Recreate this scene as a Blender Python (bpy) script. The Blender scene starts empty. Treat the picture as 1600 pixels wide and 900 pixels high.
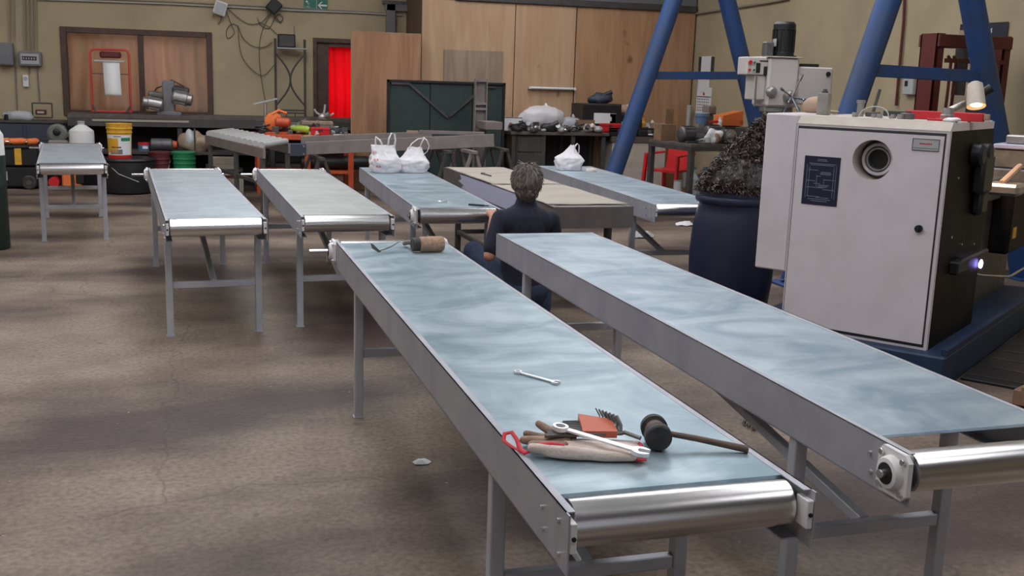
import bpy, math, random
from mathutils import Vector, Matrix, noise
random.seed(7)
PI = math.pi
C = bpy.context.scene.collection

# ------------------------------------------------------------------ camera
FPX, YAW, PITCH, ROLL, CH = 1645.0, .2846, .1978, .0322, 1.7
_f = Vector((math.sin(YAW)*math.cos(PITCH), math.cos(YAW)*math.cos(PITCH), -math.sin(PITCH)))
_r0 = Vector((math.cos(YAW), -math.sin(YAW), 0)); _u0 = _r0.cross(_f)
_r = math.cos(ROLL)*_r0 + math.sin(ROLL)*_u0
_u = -math.sin(ROLL)*_r0 + math.cos(ROLL)*_u0
cam = bpy.data.objects.new('camera', bpy.data.cameras.new('camera')); C.objects.link(cam)
cam.matrix_world = Matrix(((_r.x,_u.x,-_f.x,0),(_r.y,_u.y,-_f.y,0),(_r.z,_u.z,-_f.z,CH),(0,0,0,1)))
cam.data.sensor_width = 36; cam.data.lens = FPX/1600*36; cam.data.clip_start = .05
bpy.context.scene.camera = cam
# ------------------------------------------------------------------ world, exposure
w = bpy.data.worlds.new('world'); bpy.context.scene.world = w; w.use_nodes = True
w.node_tree.nodes['Background'].inputs[0].default_value = (.86,.90,1,1)
w.node_tree.nodes['Background'].inputs[1].default_value = .45
vs = bpy.context.scene.view_settings
vs.view_transform = 'Standard'; vs.look = 'None'; vs.gamma = 1; vs.use_curve_mapping = False; vs.exposure = -0.2
SKYLIGHT = 6.2
bpy.context.scene.cycles.max_bounces = 6
bpy.context.scene.cycles.use_denoising = True

def at(px, py, Y):                      # a point of the photograph at room depth Y
    d = _f*FPX + _r*(px-800) - _u*(py-450); return Vector((0,0,CH)) + d*(Y/d.y)
def onz(px, py, z):                     # a point of the photograph at height z
    d = _f*FPX + _r*(px-800) - _u*(py-450); return Vector((0,0,CH)) + d*((z-CH)/d.z)

# ------------------------------------------------------------------ materials
def mat(name, col, rough=.6, metal=0., col2=None, scale=6., amt=.5, bump=0., bscale=60., stretch=(1,1,1),
        emit=0., trans=0., contrast=(.35,.65), spec=.5, detail=6):
    m = bpy.data.materials.new(name); m.use_nodes = True; nt = m.node_tree; N = nt.nodes; L = nt.links
    b = N['Principled BSDF']; b.inputs['Base Color'].default_value = (*col,1)
    b.inputs['Roughness'].default_value = rough; b.inputs['Metallic'].default_value = metal
    b.inputs['Specular IOR Level'].default_value = spec
    tc = N.new('ShaderNodeTexCoord'); mp = N.new('ShaderNodeMapping'); mp.inputs['Scale'].default_value = stretch
    L.new(tc.outputs['Object'], mp.inputs[0])
    if col2:
        n = N.new('ShaderNodeTexNoise'); n.inputs['Scale'].default_value = scale; n.inputs['Detail'].default_value = detail
        n.inputs['Roughness'].default_value = .6
        L.new(mp.outputs[0], n.inputs['Vector'])
        r = N.new('ShaderNodeValToRGB'); r.color_ramp.elements[0].position = contrast[0]; r.color_ramp.elements[1].position = contrast[1]
        r.color_ramp.elements[0].color = (*col,1); r.color_ramp.elements[1].color = (*col2,1)
        L.new(n.outputs[0], r.inputs[0]); L.new(r.outputs[0], b.inputs['Base Color'])
    if bump:
        n2 = N.new('ShaderNodeTexNoise'); n2.inputs['Scale'].default_value = bscale; n2.inputs['Detail'].default_value = 4
        L.new(mp.outputs[0], n2.inputs['Vector'])
        bp = N.new('ShaderNodeBump'); bp.inputs['Strength'].default_value = bump; bp.inputs['Distance'].default_value = .01
        L.new(n2.outputs[0], bp.inputs['Height']); L.new(bp.outputs[0], b.inputs['Normal'])
    if emit:
        b.inputs['Emission Color'].default_value = (*col,1); b.inputs['Emission Strength'].default_value = emit
    if trans:
        t = N.new('ShaderNodeBsdfTranslucent'); t.inputs[0].default_value = (*col,1)
        mx = N.new('ShaderNodeMixShader'); mx.inputs[0].default_value = trans
        L.new(b.outputs[0], mx.inputs[1]); L.new(t.outputs[0], mx.inputs[2]); L.new(mx.outputs[0], N['Material Output'].inputs[0])
    return m

LIT_BAND_SHIFT = (5,15,0)  # noise offset that places the painted lit band and shade on the floor
def concrete():
    m = mat('concrete_floor', (.2,.17,.14), .75, 0, bump=.35, bscale=35); nt = m.node_tree; N = nt.nodes; L = nt.links
    b = N['Principled BSDF']; tc = N['Texture Coordinate']
    def nz(s, det=8, st=None):
        n = N.new('ShaderNodeTexNoise'); n.inputs['Scale'].default_value = s; n.inputs['Detail'].default_value = det
        if st:
            mp = N.new('ShaderNodeMapping'); mp.inputs['Scale'].default_value = st; mp.inputs['Location'].default_value = LIT_BAND_SHIFT; L.new(tc.outputs['Object'], mp.inputs[0]); L.new(mp.outputs[0], n.inputs['Vector'])
        else: L.new(tc.outputs['Object'], n.inputs['Vector'])
        return n
    def ramp(n, p0, c0, p1, c1):
        r = N.new('ShaderNodeValToRGB'); e = r.color_ramp.elements; e[0].position = p0; e[1].position = p1
        e[0].color = (*c0,1); e[1].color = (*c1,1); L.new(n.outputs[0], r.inputs[0]); return r
    def mul(a, c, f=1):
        x = N.new('ShaderNodeMixRGB'); x.blend_type = 'MULTIPLY'; x.inputs[0].default_value = f
        L.new(a.outputs[0], x.inputs[1]); L.new(c.outputs[0], x.inputs[2]); return x
    big = ramp(nz(.55, 5, (.8,1.7,1)), .40, (.068,.044,.038), .60, (.255,.198,.15))  # stains, plus a lit mid band and darker foreground painted into the colour
    mid = ramp(nz(3.2, 8), .35, (.78,.74,.72), .6, (1,1,1))
    fine = ramp(nz(38, 8), .3, (.66,.63,.61), .62, (1.1,1.1,1.1))
    v = N.new('ShaderNodeTexVoronoi'); v.feature = 'DISTANCE_TO_EDGE'; v.inputs['Scale'].default_value = .4
    dn = nz(2.5, 6); ad = N.new('ShaderNodeMixRGB'); ad.blend_type = 'ADD'; ad.inputs[0].default_value = .35
    L.new(tc.outputs['Object'], ad.inputs[1]); L.new(dn.outputs[1], ad.inputs[2]); L.new(ad.outputs[0], v.inputs['Vector'])
    crack = ramp(v, .0, (.45,.4,.38), .004, (1,1,1))
    spots = ramp(nz(11, 3), .24, (.45,.42,.4), .34, (1,1,1))
    x = mul(mul(mul(mul(big, mid), fine), crack, .6), spots, .8)
    L.new(x.outputs[0], b.inputs['Base Color'])
    b.inputs['Roughness'].default_value = .62
    return m

def galv(name, c1, c2, rough=.42, seed=0., metal=.55):
    m = mat(name, c1, rough, metal); nt = m.node_tree; N = nt.nodes; L = nt.links
    b = N['Principled BSDF']; tc = N['Texture Coordinate']
    mp = N.new('ShaderNodeMapping'); mp.inputs['Location'].default_value = (seed,seed*1.7,0)
    mp.inputs['Rotation'].default_value = (0,0,.5); mp.inputs['Scale'].default_value = (1.0,1.7,1)
    L.new(tc.outputs['Object'], mp.inputs[0])
    n = N.new('ShaderNodeTexNoise'); n.inputs['Scale'].default_value = 1.7; n.inputs['Detail'].default_value = 7; n.inputs['Distortion'].default_value = 1.6
    n.inputs['Roughness'].default_value = .55
    L.new(mp.outputs[0], n.inputs['Vector'])
    r = N.new('ShaderNodeValToRGB'); e = r.color_ramp.elements; e[0].position = .36; e[1].position = .64
    e[0].color = (*c1,1); e[1].color = (*c2,1); L.new(n.outputs[0], r.inputs[0])
    mp2 = N.new('ShaderNodeMapping'); mp2.inputs['Scale'].default_value = (9,1.1,1); mp2.inputs['Rotation'].default_value = (0,0,.9+seed)
    L.new(tc.outputs['Object'], mp2.inputs[0])
    n2 = N.new('ShaderNodeTexNoise'); n2.inputs['Scale'].default_value = 2.2; n2.inputs['Detail'].default_value = 6; L.new(mp2.outputs[0], n2.inputs['Vector'])
    r2 = N.new('ShaderNodeValToRGB'); e = r2.color_ramp.elements; e[0].position = .4; e[1].position = .72
    e[0].color = (.97,.97,.97,1); e[1].color = (1.05,1.05,1.05,1); L.new(n2.outputs[0], r2.inputs[0])
    x = N.new('ShaderNodeMixRGB'); x.blend_type = 'MULTIPLY'; x.inputs[0].default_value = 1
    L.new(r.outputs[0], x.inputs[1]); L.new(r2.outputs[0], x.inputs[2]); L.new(x.outputs[0], b.inputs['Base Color'])
    return m

def wood(name, c1, c2, rough=.6, along='z', knots=True):
    m = mat(name, c1, rough); nt = m.node_tree; N = nt.nodes; L = nt.links
    b = N['Principled BSDF']; tc = N['Texture Coordinate']
    mp = N.new('ShaderNodeMapping'); mp.inputs['Scale'].default_value = {'z':(5,5,.55),'x':(.55,5,5),'y':(5,.55,5)}[along]
    L.new(tc.outputs['Object'], mp.inputs[0])
    n = N.new('ShaderNodeTexNoise'); n.inputs['Scale'].default_value = 1.6; n.inputs['Detail'].default_value = 7; n.inputs['Distortion'].default_value = 1.2
    L.new(mp.outputs[0], n.inputs['Vector'])
    r = N.new('ShaderNodeValToRGB'); e = r.color_ramp.elements; e[0].position = .35; e[1].position = .65
    e[0].color = (*c1,1); e[1].color = (*c2,1); L.new(n.outputs[0], r.inputs[0])
    out = r
    if knots:
        n3 = N.new('ShaderNodeTexNoise'); n3.inputs['Scale'].default_value = 3.4; n3.inputs['Detail'].default_value = 1; L.new(tc.outputs['Object'], n3.inputs['Vector'])
        r3 = N.new('ShaderNodeValToRGB'); e = r3.color_ramp.elements; e[0].position = .2; e[1].position = .28
        e[0].color = (.45,.35,.3,1); e[1].color = (1,1,1,1); L.new(n3.outputs[0], r3.inputs[0])
        x = N.new('ShaderNodeMixRGB'); x.blend_type = 'MULTIPLY'; x.inputs[0].default_value = 1
        L.new(r.outputs[0], x.inputs[1]); L.new(r3.outputs[0], x.inputs[2]); out = x
    L.new(out.outputs[0], b.inputs['Base Color'])
    return m

M = {}
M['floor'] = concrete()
M['wall'] = mat('cream_paint', (.43,.35,.225), .85, 0, (.33,.27,.17), 1.1, bump=.15, bscale=14, contrast=(.4,.75))
M['roof'] = mat('roof_sheet', (.16,.16,.17), .7)
M['sky'] = mat('skylight_panel', (.95,.965,1), .5, emit=SKYLIGHT)
M['bed_blue'] = galv('galvanised_bed_blue', (.20,.29,.345), (.43,.53,.575), .40, 0)
M['bed_blue2'] = galv('galvanised_bed_blue_streaked', (.25,.34,.42), (.48,.57,.62), .36, 3.3)
M['bed_grey'] = galv('galvanised_bed_grey', (.33,.38,.42), (.46,.51,.55), .42, 7.1)
M['bed_dull'] = galv('galvanised_bed_dull', (.34,.37,.36), (.43,.45,.43), .5, 5.2, .4)
M['side'] = galv('galvanised_side', (.36,.36,.41), (.44,.44,.48), .5, 1.2, .35)
M['leg'] = mat('zinc_tube', (.42,.43,.48), .5, .3, (.52,.52,.56), 5)
M['roller'] = mat('turned_steel_roller', (.86,.85,.86), .27, 1, (.78,.76,.75), 2, stretch=(.2,6,6))
M['steel'] = mat('bright_steel', (.75,.75,.76), .22, 1)
M['bright'] = mat('satin_steel', (.86,.86,.87), .35, .45)
M['chrome'] = mat('chrome', (.85,.86,.9), .1, 1)
M['dsteel'] = mat('dark_steel', (.10,.10,.105), .5, .6, (.16,.15,.15), 12)
M['nylon'] = mat('white_nylon', (.75,.72,.72), .45)
M['black'] = mat('black_plastic', (.012,.012,.014), .45)
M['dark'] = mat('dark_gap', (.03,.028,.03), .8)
M['rubber'] = mat('black_rubber', (.018,.017,.018), .6, 0, (.05,.045,.045), 20, bump=.3)
M['blue'] = mat('gantry_blue', (.012,.055,.19), .5, 0, (.035,.055,.11), 3, bump=.1, contrast=(.4,.7))
M['dblue'] = mat('machine_blue', (.010,.035,.085), .5, 0, (.012,.022,.05), 5)
M['lathe'] = mat('machine_off_white', (.68,.615,.65), .45, 0, (.57,.51,.53), 3.2, contrast=(.45,.8))
M['lathetop'] = mat('machine_cream_top', (.57,.51,.45), .55, 0, (.46,.41,.355), 6)
M['drill'] = mat('drill_off_white', (.58,.53,.50), .4)
M['darkside'] = mat('oily_dark_panel', (.005,.005,.005), .55, 0, (.012,.011,.010), 5, spec=.15)
M['barrel'] = mat('barrel_blue_plastic', (.010,.016,.045), .45, 0, (.022,.028,.055), 6, stretch=(1,1,.3), contrast=(.5,.8))
M['swarf'] = mat('steel_swarf', (.16,.12,.105), .38, .7, (.04,.03,.027), 14)
M['swarfcore'] = mat('swarf_core', (.03,.027,.026), .8, 0, (.09,.08,.075), 40, bump=1., bscale=50)
M['ply'] = wood('plywood_tan', (.45,.28,.165), (.52,.34,.21))
M['plywarm'] = wood('plywood_warm', (.29,.145,.075), (.39,.21,.115))
M['plydark'] = wood('plywood_dark', (.10,.065,.045), (.15,.10,.07))
M['plypatch'] = wood('plywood_patch', (.27,.19,.135), (.36,.26,.185))
M['frame'] = mat('brown_window_frame', (.10,.055,.04), .6, 0, (.06,.035,.03), 8)
M['green'] = mat('dark_green_sheet', (.018,.036,.036), .6, 0, (.028,.045,.042), 4)
M['greyst'] = mat('grey_brown_steel', (.27,.235,.225), .5, .2, (.215,.18,.17), 6)
M['stain'] = mat('stainless_brownish', (.23,.21,.20), .4, .6, (.17,.155,.15), 5)
M['film'] = mat('lilac_film', (.42,.42,.56), .35)
M['card'] = mat('card_sheet', (.37,.33,.28), .8, 0, (.31,.275,.23), 4, contrast=(.45,.8))
M['carton'] = mat('brown_cardboard', (.27,.155,.085), .85, 0, (.21,.12,.065), 8)
M['bench'] = mat('dark_bench_steel', (.055,.05,.052), .6, .2, (.085,.075,.07), 6)
M['benchtop'] = mat('bench_top_grime', (.12,.095,.085), .7, 0, (.07,.06,.055), 8)
M['orange'] = mat('orange_paint', (.62,.10,.03), .5, 0, (.45,.07,.025), 10)
M['yellow'] = mat('yellow_paint', (.75,.42,.03), .5, 0, (.6,.3,.03), 10)
M['redpl'] = mat('red_plastic', (.62,.02,.025), .35)
M['redst'] = mat('red_steel', (.12,.018,.014), .5, 0, (.085,.014,.012), 8)
M['redtube'] = mat('red_tube', (.55,.06,.05), .4)
M['maroon'] = mat('maroon_plastic', (.11,.018,.022), .5)
M['grn'] = mat('green_plastic', (.02,.22,.09), .45)
M['lime'] = mat('lime_plastic', (.38,.55,.06), .5)
M['wallpipe'] = mat('dusty_conduit', (.29,.25,.19), .6)
M['white'] = mat('white_paint', (.72,.72,.72), .5)
M['paper'] = mat('paper_white', (.74,.74,.76), .8)
M['bag'] = mat('white_bag_plastic', (.86,.83,.86), .35, trans=.25)
M['bagred'] = mat('bag_red_print', (.75,.16,.10), .5)
M['clearbag'] = mat('hazy_clear_bag', (.55,.56,.60), .25, trans=.2)
M['grey'] = mat('grey_paint', (.20,.20,.21), .6, 0, (.16,.16,.17), 5)
M['lgrey'] = mat('light_grey_paint', (.42,.42,.42), .55)
M['navy'] = mat('navy_steel', (.035,.045,.075), .55, 0, (.05,.055,.08), 3)
M['curt'] = mat('peach_curtain', (.86,.62,.47), .85, 0, (.72,.50,.37), 1.2, stretch=(3,1,.5), trans=.2)
M['redcurt'] = mat('red_curtain', (.9,.04,.075), .7, 0, (.8,.015,.03), 3, stretch=(8,1,.6), trans=.75)
M['leather'] = mat('worn_leather', (.40,.27,.20), .8, 0, (.22,.14,.10), 14, bump=.3)
M['cloth'] = mat('glove_cloth', (.74,.64,.59), .85, 0, (.60,.49,.43), 12, bump=.3, bscale=120)
M['redtrim'] = mat('red_trim', (.55,.02,.03), .6)
M['holder'] = mat('orange_red_holder', (.50,.115,.06), .45)
M['rawhide'] = mat('rawhide_mallet', (.42,.27,.19), .85, 0, (.30,.19,.13), 30, bump=.6, bscale=80)
M['handle'] = mat('worn_handle_wood', (.16,.10,.07), .6, 0, (.09,.06,.045), 14, stretch=(1,1,6))
M['skin'] = mat('skin', (.44,.21,.14), .55)
M['hair'] = mat('grey_hair', (.27,.23,.20), .6, 0, (.09,.073,.062), 24, stretch=(3,3,.4), bump=.8, bscale=60, contrast=(.35,.7))
M['shirt'] = mat('navy_shirt', (.010,.011,.026), .9, 0, (.016,.017,.034), 10)
M['jeans'] = mat('dark_jeans', (.018,.028,.06), .9, 0, (.03,.042,.085), 30)
M['signgreen'] = mat('sign_green', (.02,.16,.11), .5)
M['ink'] = mat('dark_ink', (.02,.02,.035), .5)
M['plate'] = mat('navy_plate', (.012,.014,.04), .35)
M['plateline'] = mat('plate_etched_line', (.22,.23,.32), .4)
M['alu'] = mat('cast_aluminium', (.45,.44,.43), .4, .8, (.35,.33,.32), 10)
M['green_motor'] = mat('grey_green_casting', (.12,.13,.11), .55, .2, (.17,.17,.15), 8)
M['water'] = mat('bottle_clear', (.55,.62,.66), .15, trans=.4)
M['blueled'] = mat('violet_work_light', (.35,.3,1), .4, emit=22)
M['bulb'] = mat('halogen_bulb', (1,.62,.28), .4, emit=12)
M['tan'] = mat('tan_cap', (.40,.28,.20), .8)
M['blueitem'] = mat('muted_blue_plastic', (.10,.17,.28), .5)
M['orangebr'] = mat('bright_orange_plastic', (.85,.20,.05), .45)
M['pallet'] = wood('pallet_wood', (.20,.11,.07), (.28,.16,.10), along='x', knots=False)
M['gas'] = mat('bottle_green_steel', (.015,.03,.025), .5, .1)
M['curtback'] = mat('dim_room', (.20,.15,.12), .9)
def glass():
    m = bpy.data.materials.new('window_glass'); m.use_nodes = True; N = m.node_tree.nodes; L = m.node_tree.links
    t = N.new('ShaderNodeBsdfTransparent'); t.inputs[0].default_value = (.9,.92,.9,1)
    g = N.new('ShaderNodeBsdfGlossy'); g.inputs['Roughness'].default_value = .08
    fr = N.new('ShaderNodeFresnel'); fr.inputs[0].default_value = 1.5
    mx = N.new('ShaderNodeMixShader'); L.new(fr.outputs[0], mx.inputs[0]); L.new(t.outputs[0], mx.inputs[1]); L.new(g.outputs[0], mx.inputs[2])
    L.new(mx.outputs[0], N['Material Output'].inputs[0]); return m
M['glass'] = glass()

# ------------------------------------------------------------------ mesh builder
class MB:
    def __init__(s): s.v = []; s.f = []
    def add(s, vs, fs):
        o = len(s.v); s.v += [Vector(a) for a in vs]; s.f += [tuple(o+i for i in f) for f in fs]; return s
    def box(s, x0, y0, z0, x1, y1, z1, rot=0, piv=None, b=0.0):
        if x1 < x0: x0, x1 = x1, x0
        if y1 < y0: y0, y1 = y1, y0
        if z1 < z0: z0, z1 = z1, z0
        b = min(b, (x1-x0)*.3, (y1-y0)*.3, (z1-z0)*.3)
        if b > 0:
            vs = []
            for sx in (0,1):
                for sy in (0,1):
                    for sz in (0,1):
                        X, Yy, Z = (x0,x1)[sx], (y0,y1)[sy], (z0,z1)[sz]; dx, dy, dz = (b,-b)[sx], (b,-b)[sy], (b,-b)[sz]
                        vs += [(X,Yy+dy,Z+dz),(X+dx,Yy,Z+dz),(X+dx,Yy+dy,Z)]
            I = lambda sx,sy,sz,k: (sx*4+sy*2+sz)*3+k
            fs = []
            for k, (a, c) in enumerate(((1,2),(0,2),(0,1))):
                for sv in (0,1):
                    q = []
                    for (p, r) in ((0,0),(1,0),(1,1),(0,1)):
                        t = [0,0,0]; t[k] = sv; t[a] = p; t[c] = r; q.append(I(*t,k))
                    if (sv == 0) ^ (k == 1): q.reverse()
                    fs.append(q)
            for k in range(3):
                a, c = [i for i in range(3) if i != k]
                for p in (0,1):
                    for r in (0,1):
                        t0 = [0,0,0]; t0[a] = p; t0[c] = r; t1 = list(t0); t1[k] = 1
                        fs.append([I(*t0,a),I(*t1,a),I(*t1,c),I(*t0,c)])
            for sx in (0,1):
                for sy in (0,1):
                    for sz in (0,1): fs.append([I(sx,sy,sz,0),I(sx,sy,sz,1),I(sx,sy,sz,2)])
        else:
            vs = [(x0,y0,z0),(x1,y0,z0),(x1,y1,z0),(x0,y1,z0),(x0,y0,z1),(x1,y0,z1),(x1,y1,z1),(x0,y1,z1)]
            fs = [(0,3,2,1),(4,5,6,7),(0,1,5,4),(1,2,6,5),(2,3,7,6),(3,0,4,7)]
        if rot:
            p = Vector(piv) if piv else Vector(((x0+x1)/2,(y0+y1)/2,0)); R = Matrix.Rotation(rot,3,'Z')
            vs = [R @ (Vector(a)-p) + p for a in vs]
        return s.add(vs, fs)
    def beam(s, p0, p1, w, h, up=(0,0,1), b=0):
        p0 = Vector(p0); p1 = Vector(p1); d = p1-p0; L = d.length; d.normalize(); up = Vector(up)
        if abs(d.dot(up)) > .98: up = Vector((1,0,0)) if abs(d.x) < .9 else Vector((0,1,0))
        x = d.cross(up).normalized(); z = x.cross(d).normalized()
        m = MB().box(-w/2,0,-h/2,w/2,L,h/2,b=b); return s.add([p0 + x*a.x + d*a.y + z*a.z for a in m.v], m.f)
    def cyl(s, p0, p1, r0, r1=None, n=20, caps=True):
        return s.lathe([(0,r0),(1,r0 if r1 is None else r1)], p0, p1, n, caps)
    def lathe(s, prof, p0, p1, n=24, caps=True, sq=(1,1)):  # prof: (fraction along p0-p1, radius)
        p0 = Vector(p0); p1 = Vector(p1); d = p1-p0; dn = d.normalized()
        a = Vector((1,0,0)) if abs(dn.x) < .8 else Vector((0,1,0))
        x = (a - dn*a.dot(dn)).normalized(); y = dn.cross(x)
        vs = []; fs = []
        for (t, r) in prof:
            for i in range(n):
                g = 2*PI*i/n; vs.append(p0 + d*t + (x*math.cos(g)*sq[0] + y*math.sin(g)*sq[1])*r)
        for j in range(len(prof)-1):
            for i in range(n): fs.append((j*n+i, j*n+(i+1)%n, (j+1)*n+(i+1)%n, (j+1)*n+i))
        if caps: fs.append(tuple(range(n-1,-1,-1))); k = (len(prof)-1)*n; fs.append(tuple(range(k,k+n)))
        return s.add(vs, fs)
    def tube(s, pts, r, n=8, caps=True, flat=None):
        pts = [Vector(p) for p in pts]; vs = []; fs = []; N = len(pts)
        t0 = (pts[1]-pts[0]).normalized(); a = Vector((0,0,1)) if abs(t0.z) < .9 else Vector((1,0,0))
        x = (a - t0*a.dot(t0)).normalized()
        for j, p in enumerate(pts):
            t = (pts[min(j+1,N-1)]-pts[max(j-1,0)]); t = t.normalized() if t.length > 1e-9 else t0
            x = (x - t*x.dot(t)); x = x.normalized() if x.length > 1e-6 else t.orthogonal().normalized(); y = t.cross(x)
            rr = r[j] if isinstance(r,(list,tuple)) else r
            for i in range(n):
                g = 2*PI*i/n; vs.append(p + (x*math.cos(g)*(flat or 1) + y*math.sin(g))*rr)
        for j in range(N-1):
            for i in range(n): fs.append((j*n+i, j*n+(i+1)%n, (j+1)*n+(i+1)%n, (j+1)*n+i))
        if caps: fs.append(tuple(range(n-1,-1,-1))); k = (N-1)*n; fs.append(tuple(range(k,k+n)))
        return s.add(vs, fs)
    def ell(s, c, r, n=16, m=10, amp=0, freq=8, seed=0):
        c = Vector(c); r = Vector(r) if not isinstance(r,(int,float)) else Vector((r,r,r)); vs = [c+Vector((0,0,r.z))]; fs = []
        for j in range(1,m):
            for i in range(n):
                a = PI*j/m; g = 2*PI*i/n; vs.append(c + Vector((r.x*math.sin(a)*math.cos(g), r.y*math.sin(a)*math.sin(g), r.z*math.cos(a))))
        vs.append(c-Vector((0,0,r.z)))
        for i in range(n): fs.append((0,1+i,1+(i+1)%n))
        for j in range(m-2):
            for i in range(n): fs.append((1+j*n+i,1+(j+1)*n+i,1+(j+1)*n+(i+1)%n,1+j*n+(i+1)%n))
        k = 1+(m-2)*n; e = len(vs)-1
        for i in range(n): fs.append((e,k+(i+1)%n,k+i))
        if amp:
            sv = Vector((seed*3.1,seed*1.3,seed*2.7)); vs = [c + (a-c)*(1+amp*noise.noise((a-c)*freq+sv)) for a in vs]
        return s.add(vs, fs)
    def prism(s, poly, o, ux, uy, th):      # polygon in plane o+ux*a+uy*b, thickness vector th
        o = Vector(o); ux = Vector(ux); uy = Vector(uy); th = Vector(th); n = len(poly)
        a = [o+ux*p[0]+uy*p[1] for p in poly]; vs = a+[q+th for q in a]
        fs = [tuple(range(n-1,-1,-1)), tuple(range(n,2*n))]+[(i,(i+1)%n,n+(i+1)%n,n+i) for i in range(n)]
        return s.add(vs, fs)
    def build(s, name, m, parent=None, smooth=False, angle=40):
        me = bpy.data.meshes.new(name); me.from_pydata([tuple(a) for a in s.v], [], s.f); me.update()
        import bmesh
        bm = bmesh.new(); bm.from_mesh(me); bmesh.ops.recalc_face_normals(bm, faces=bm.faces); bm.to_mesh(me); bm.free()
        me.materials.append(M[m] if isinstance(m,str) else m)
        o = bpy.data.objects.new(name, me); C.objects.link(o)
        if parent: o.parent = parent
        if smooth:
            me.shade_smooth()
            if angle: me.set_sharp_from_angle(angle=math.radians(angle))
        return o

def tag(o, label=None, cat=None, group=None, kind=None):
    if label: o['label'] = label
    if cat: o['category'] = cat
    if group: o['group'] = group
    if kind: o['kind'] = kind
    return o
def empty(name, loc=(0,0,0), rz=0, label=None, cat=None, group=None):
    o = bpy.data.objects.new(name, None); C.objects.link(o); o.location = loc; o.rotation_euler = (0,0,rz)
    o.empty_display_size = .1; return tag(o, label, cat, group)
def copy_tree(o, parent=None):
    c = o.copy(); C.objects.link(c)
    if parent: c.parent = parent
    for ch in list(o.children): copy_tree(ch, c)
    return c
def S(o): o['kind'] = 'structure'; return o

# ================================================================== THE SETTING
XL, XR, YB, YF, ZR = -6.0, 7.5, 17.0, -5.0, 4.7
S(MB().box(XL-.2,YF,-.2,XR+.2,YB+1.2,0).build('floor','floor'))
# back wall with a window opening and a door opening
WX0, WX1, WZ0, WZ1 = at(93,40,17).x, at(331,50,17).x, .93, 2.215
DX0, DX1, DZ = at(489,57,17).x, at(489,57,17).x+1.0, 2.2
b = MB()
for (x0,z0,x1,z1) in ((XL,0,WX0,ZR),(WX0,0,WX1,WZ0),(WX0,WZ1,WX1,ZR),(WX1,0,DX0,ZR),(DX0,DZ,DX1,ZR),(DX1,0,XR,ZR)):
    b.box(x0,YB,z0,x1,YB+.2,z1)
S(b.build('wall_back','wall'))
b = MB(); b.box(XR,YF,0,XR+.2,YB+.2,ZR); S(b.build('wall_right','wall'))
b = MB(); b.box(XL-.2,YF,0,XL,YB+.2,ZR); S(b.build('wall_left','wall'))
b = MB(); b.box(XL,YF-.2,0,-3.4,YF,ZR); b.box(4.6,YF-.2,0,XR,YF,ZR); b.box(-3.4,YF-.2,4.1,4.6,YF,ZR); S(b.build('wall_front','wall'))
# roof with skylight strips
strips = [(-4.3,-2.9),(-.3,1.3),(3.7,5.3)]
b = MB(); xs = [XL-.2]+[v for s_ in strips for v in s_]+[XR+.2]
for i in range(0,len(xs),2): b.box(xs[i],YF-.2,ZR,xs[i+1],YB+.2,ZR+.08)
for (x0,x1) in strips:
    for (y0,y1) in ((YF-.2,-.2),(1.2,2.2),(5.2,6.0),(14.6,YB+.2)): b.box(x0,y0,ZR,x1,y1,ZR+.08)
S(b.build('ceiling','roof'))
k = 1
for (x0,x1) in strips:
    for (y0,y1) in ((-.2,1.2),(2.2,5.2),(6.0,14.6)):
        k += 1; S(MB().box(x0,y0,ZR+.02,x1,y1,ZR+.05).build('window_%d'%k,'sky'))
for i, y in enumerate((1.5,5,8.5,12)): S(MB().box(XL,y-.06,ZR-.2,XR,y+.06,ZR-.02).build('trim_%d'%(i+1),'grey'))
# window with brown frame
win = MB(); fw = .085
for (x0,z0,x1,z1) in ((WX0,WZ0,WX0+fw,WZ1),(WX1-fw,WZ0,WX1,WZ1),(WX0+fw,WZ1-fw,WX1-fw,WZ1),(WX0+fw,WZ0,WX1-fw,WZ0+fw)): win.box(x0,YB-.03,z0,x1,YB+.08,z1,b=.006)
win = S(win.build('window_1','frame'))
mx_ = at(219,55,17).x
MB().box(mx_-.04,YB-.02,WZ0+fw,mx_+.04,YB+.07,WZ1-fw,b=.005).build('window_mullion','frame',win)
for (x0,x1) in ((WX0+fw,mx_-.04),(mx_+.04,WX1-fw)): MB().box(x0,YB+.03,WZ0+fw,x1,YB+.036,WZ1-fw).build('pane','glass',win)
S(MB().box(WX0-.1,YB+.75,.3,WX1+.1,YB+.8,2.6).build('wall_window_recess','curtback'))
def curtain(x0,x1,z0,z1,y,m,waves,amp,seed):
    mb = MB(); n = 60; mz = 10; vs = []; fs = []
    for j in range(mz+1):
        for i in range(n+1):
            t = i/n; z = z0+(z1-z0)*j/mz; gather = 1-.05*math.sin(j/mz*PI)
            x = x0+(x1-x0)*(.5+(t-.5)*gather)
            vs.append((x, y+amp*math.sin(t*waves*2*PI+seed+.7*math.sin(j*.5+seed))*(.5+.5*noise.noise(Vector((t*4,seed,j*.1)))), z))
    for j in range(mz):
        for i in range(n): a = j*(n+1)+i; fs.append((a,a+1,a+n+2,a+n+1))
    o = mb.add(vs,fs).build('curtain',m,smooth=True,angle=0)
    md = o.modifiers.new('thick','SOLIDIFY'); md.thickness = .003
    return o
tag(curtain(WX0+.06,mx_+.02,WZ0+.03,WZ1-.05,YB+.18,'curt',4,.07,1.),'peach curtain behind the left pane of the brown window','curtain','peach window curtains')
tag(curtain(mx_-.02,WX1-.06,WZ0+.03,WZ1-.05,YB+.19,'curt',4.6,.07,4.),'peach curtain behind the right pane of the brown window','curtain','peach window curtains')
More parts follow.
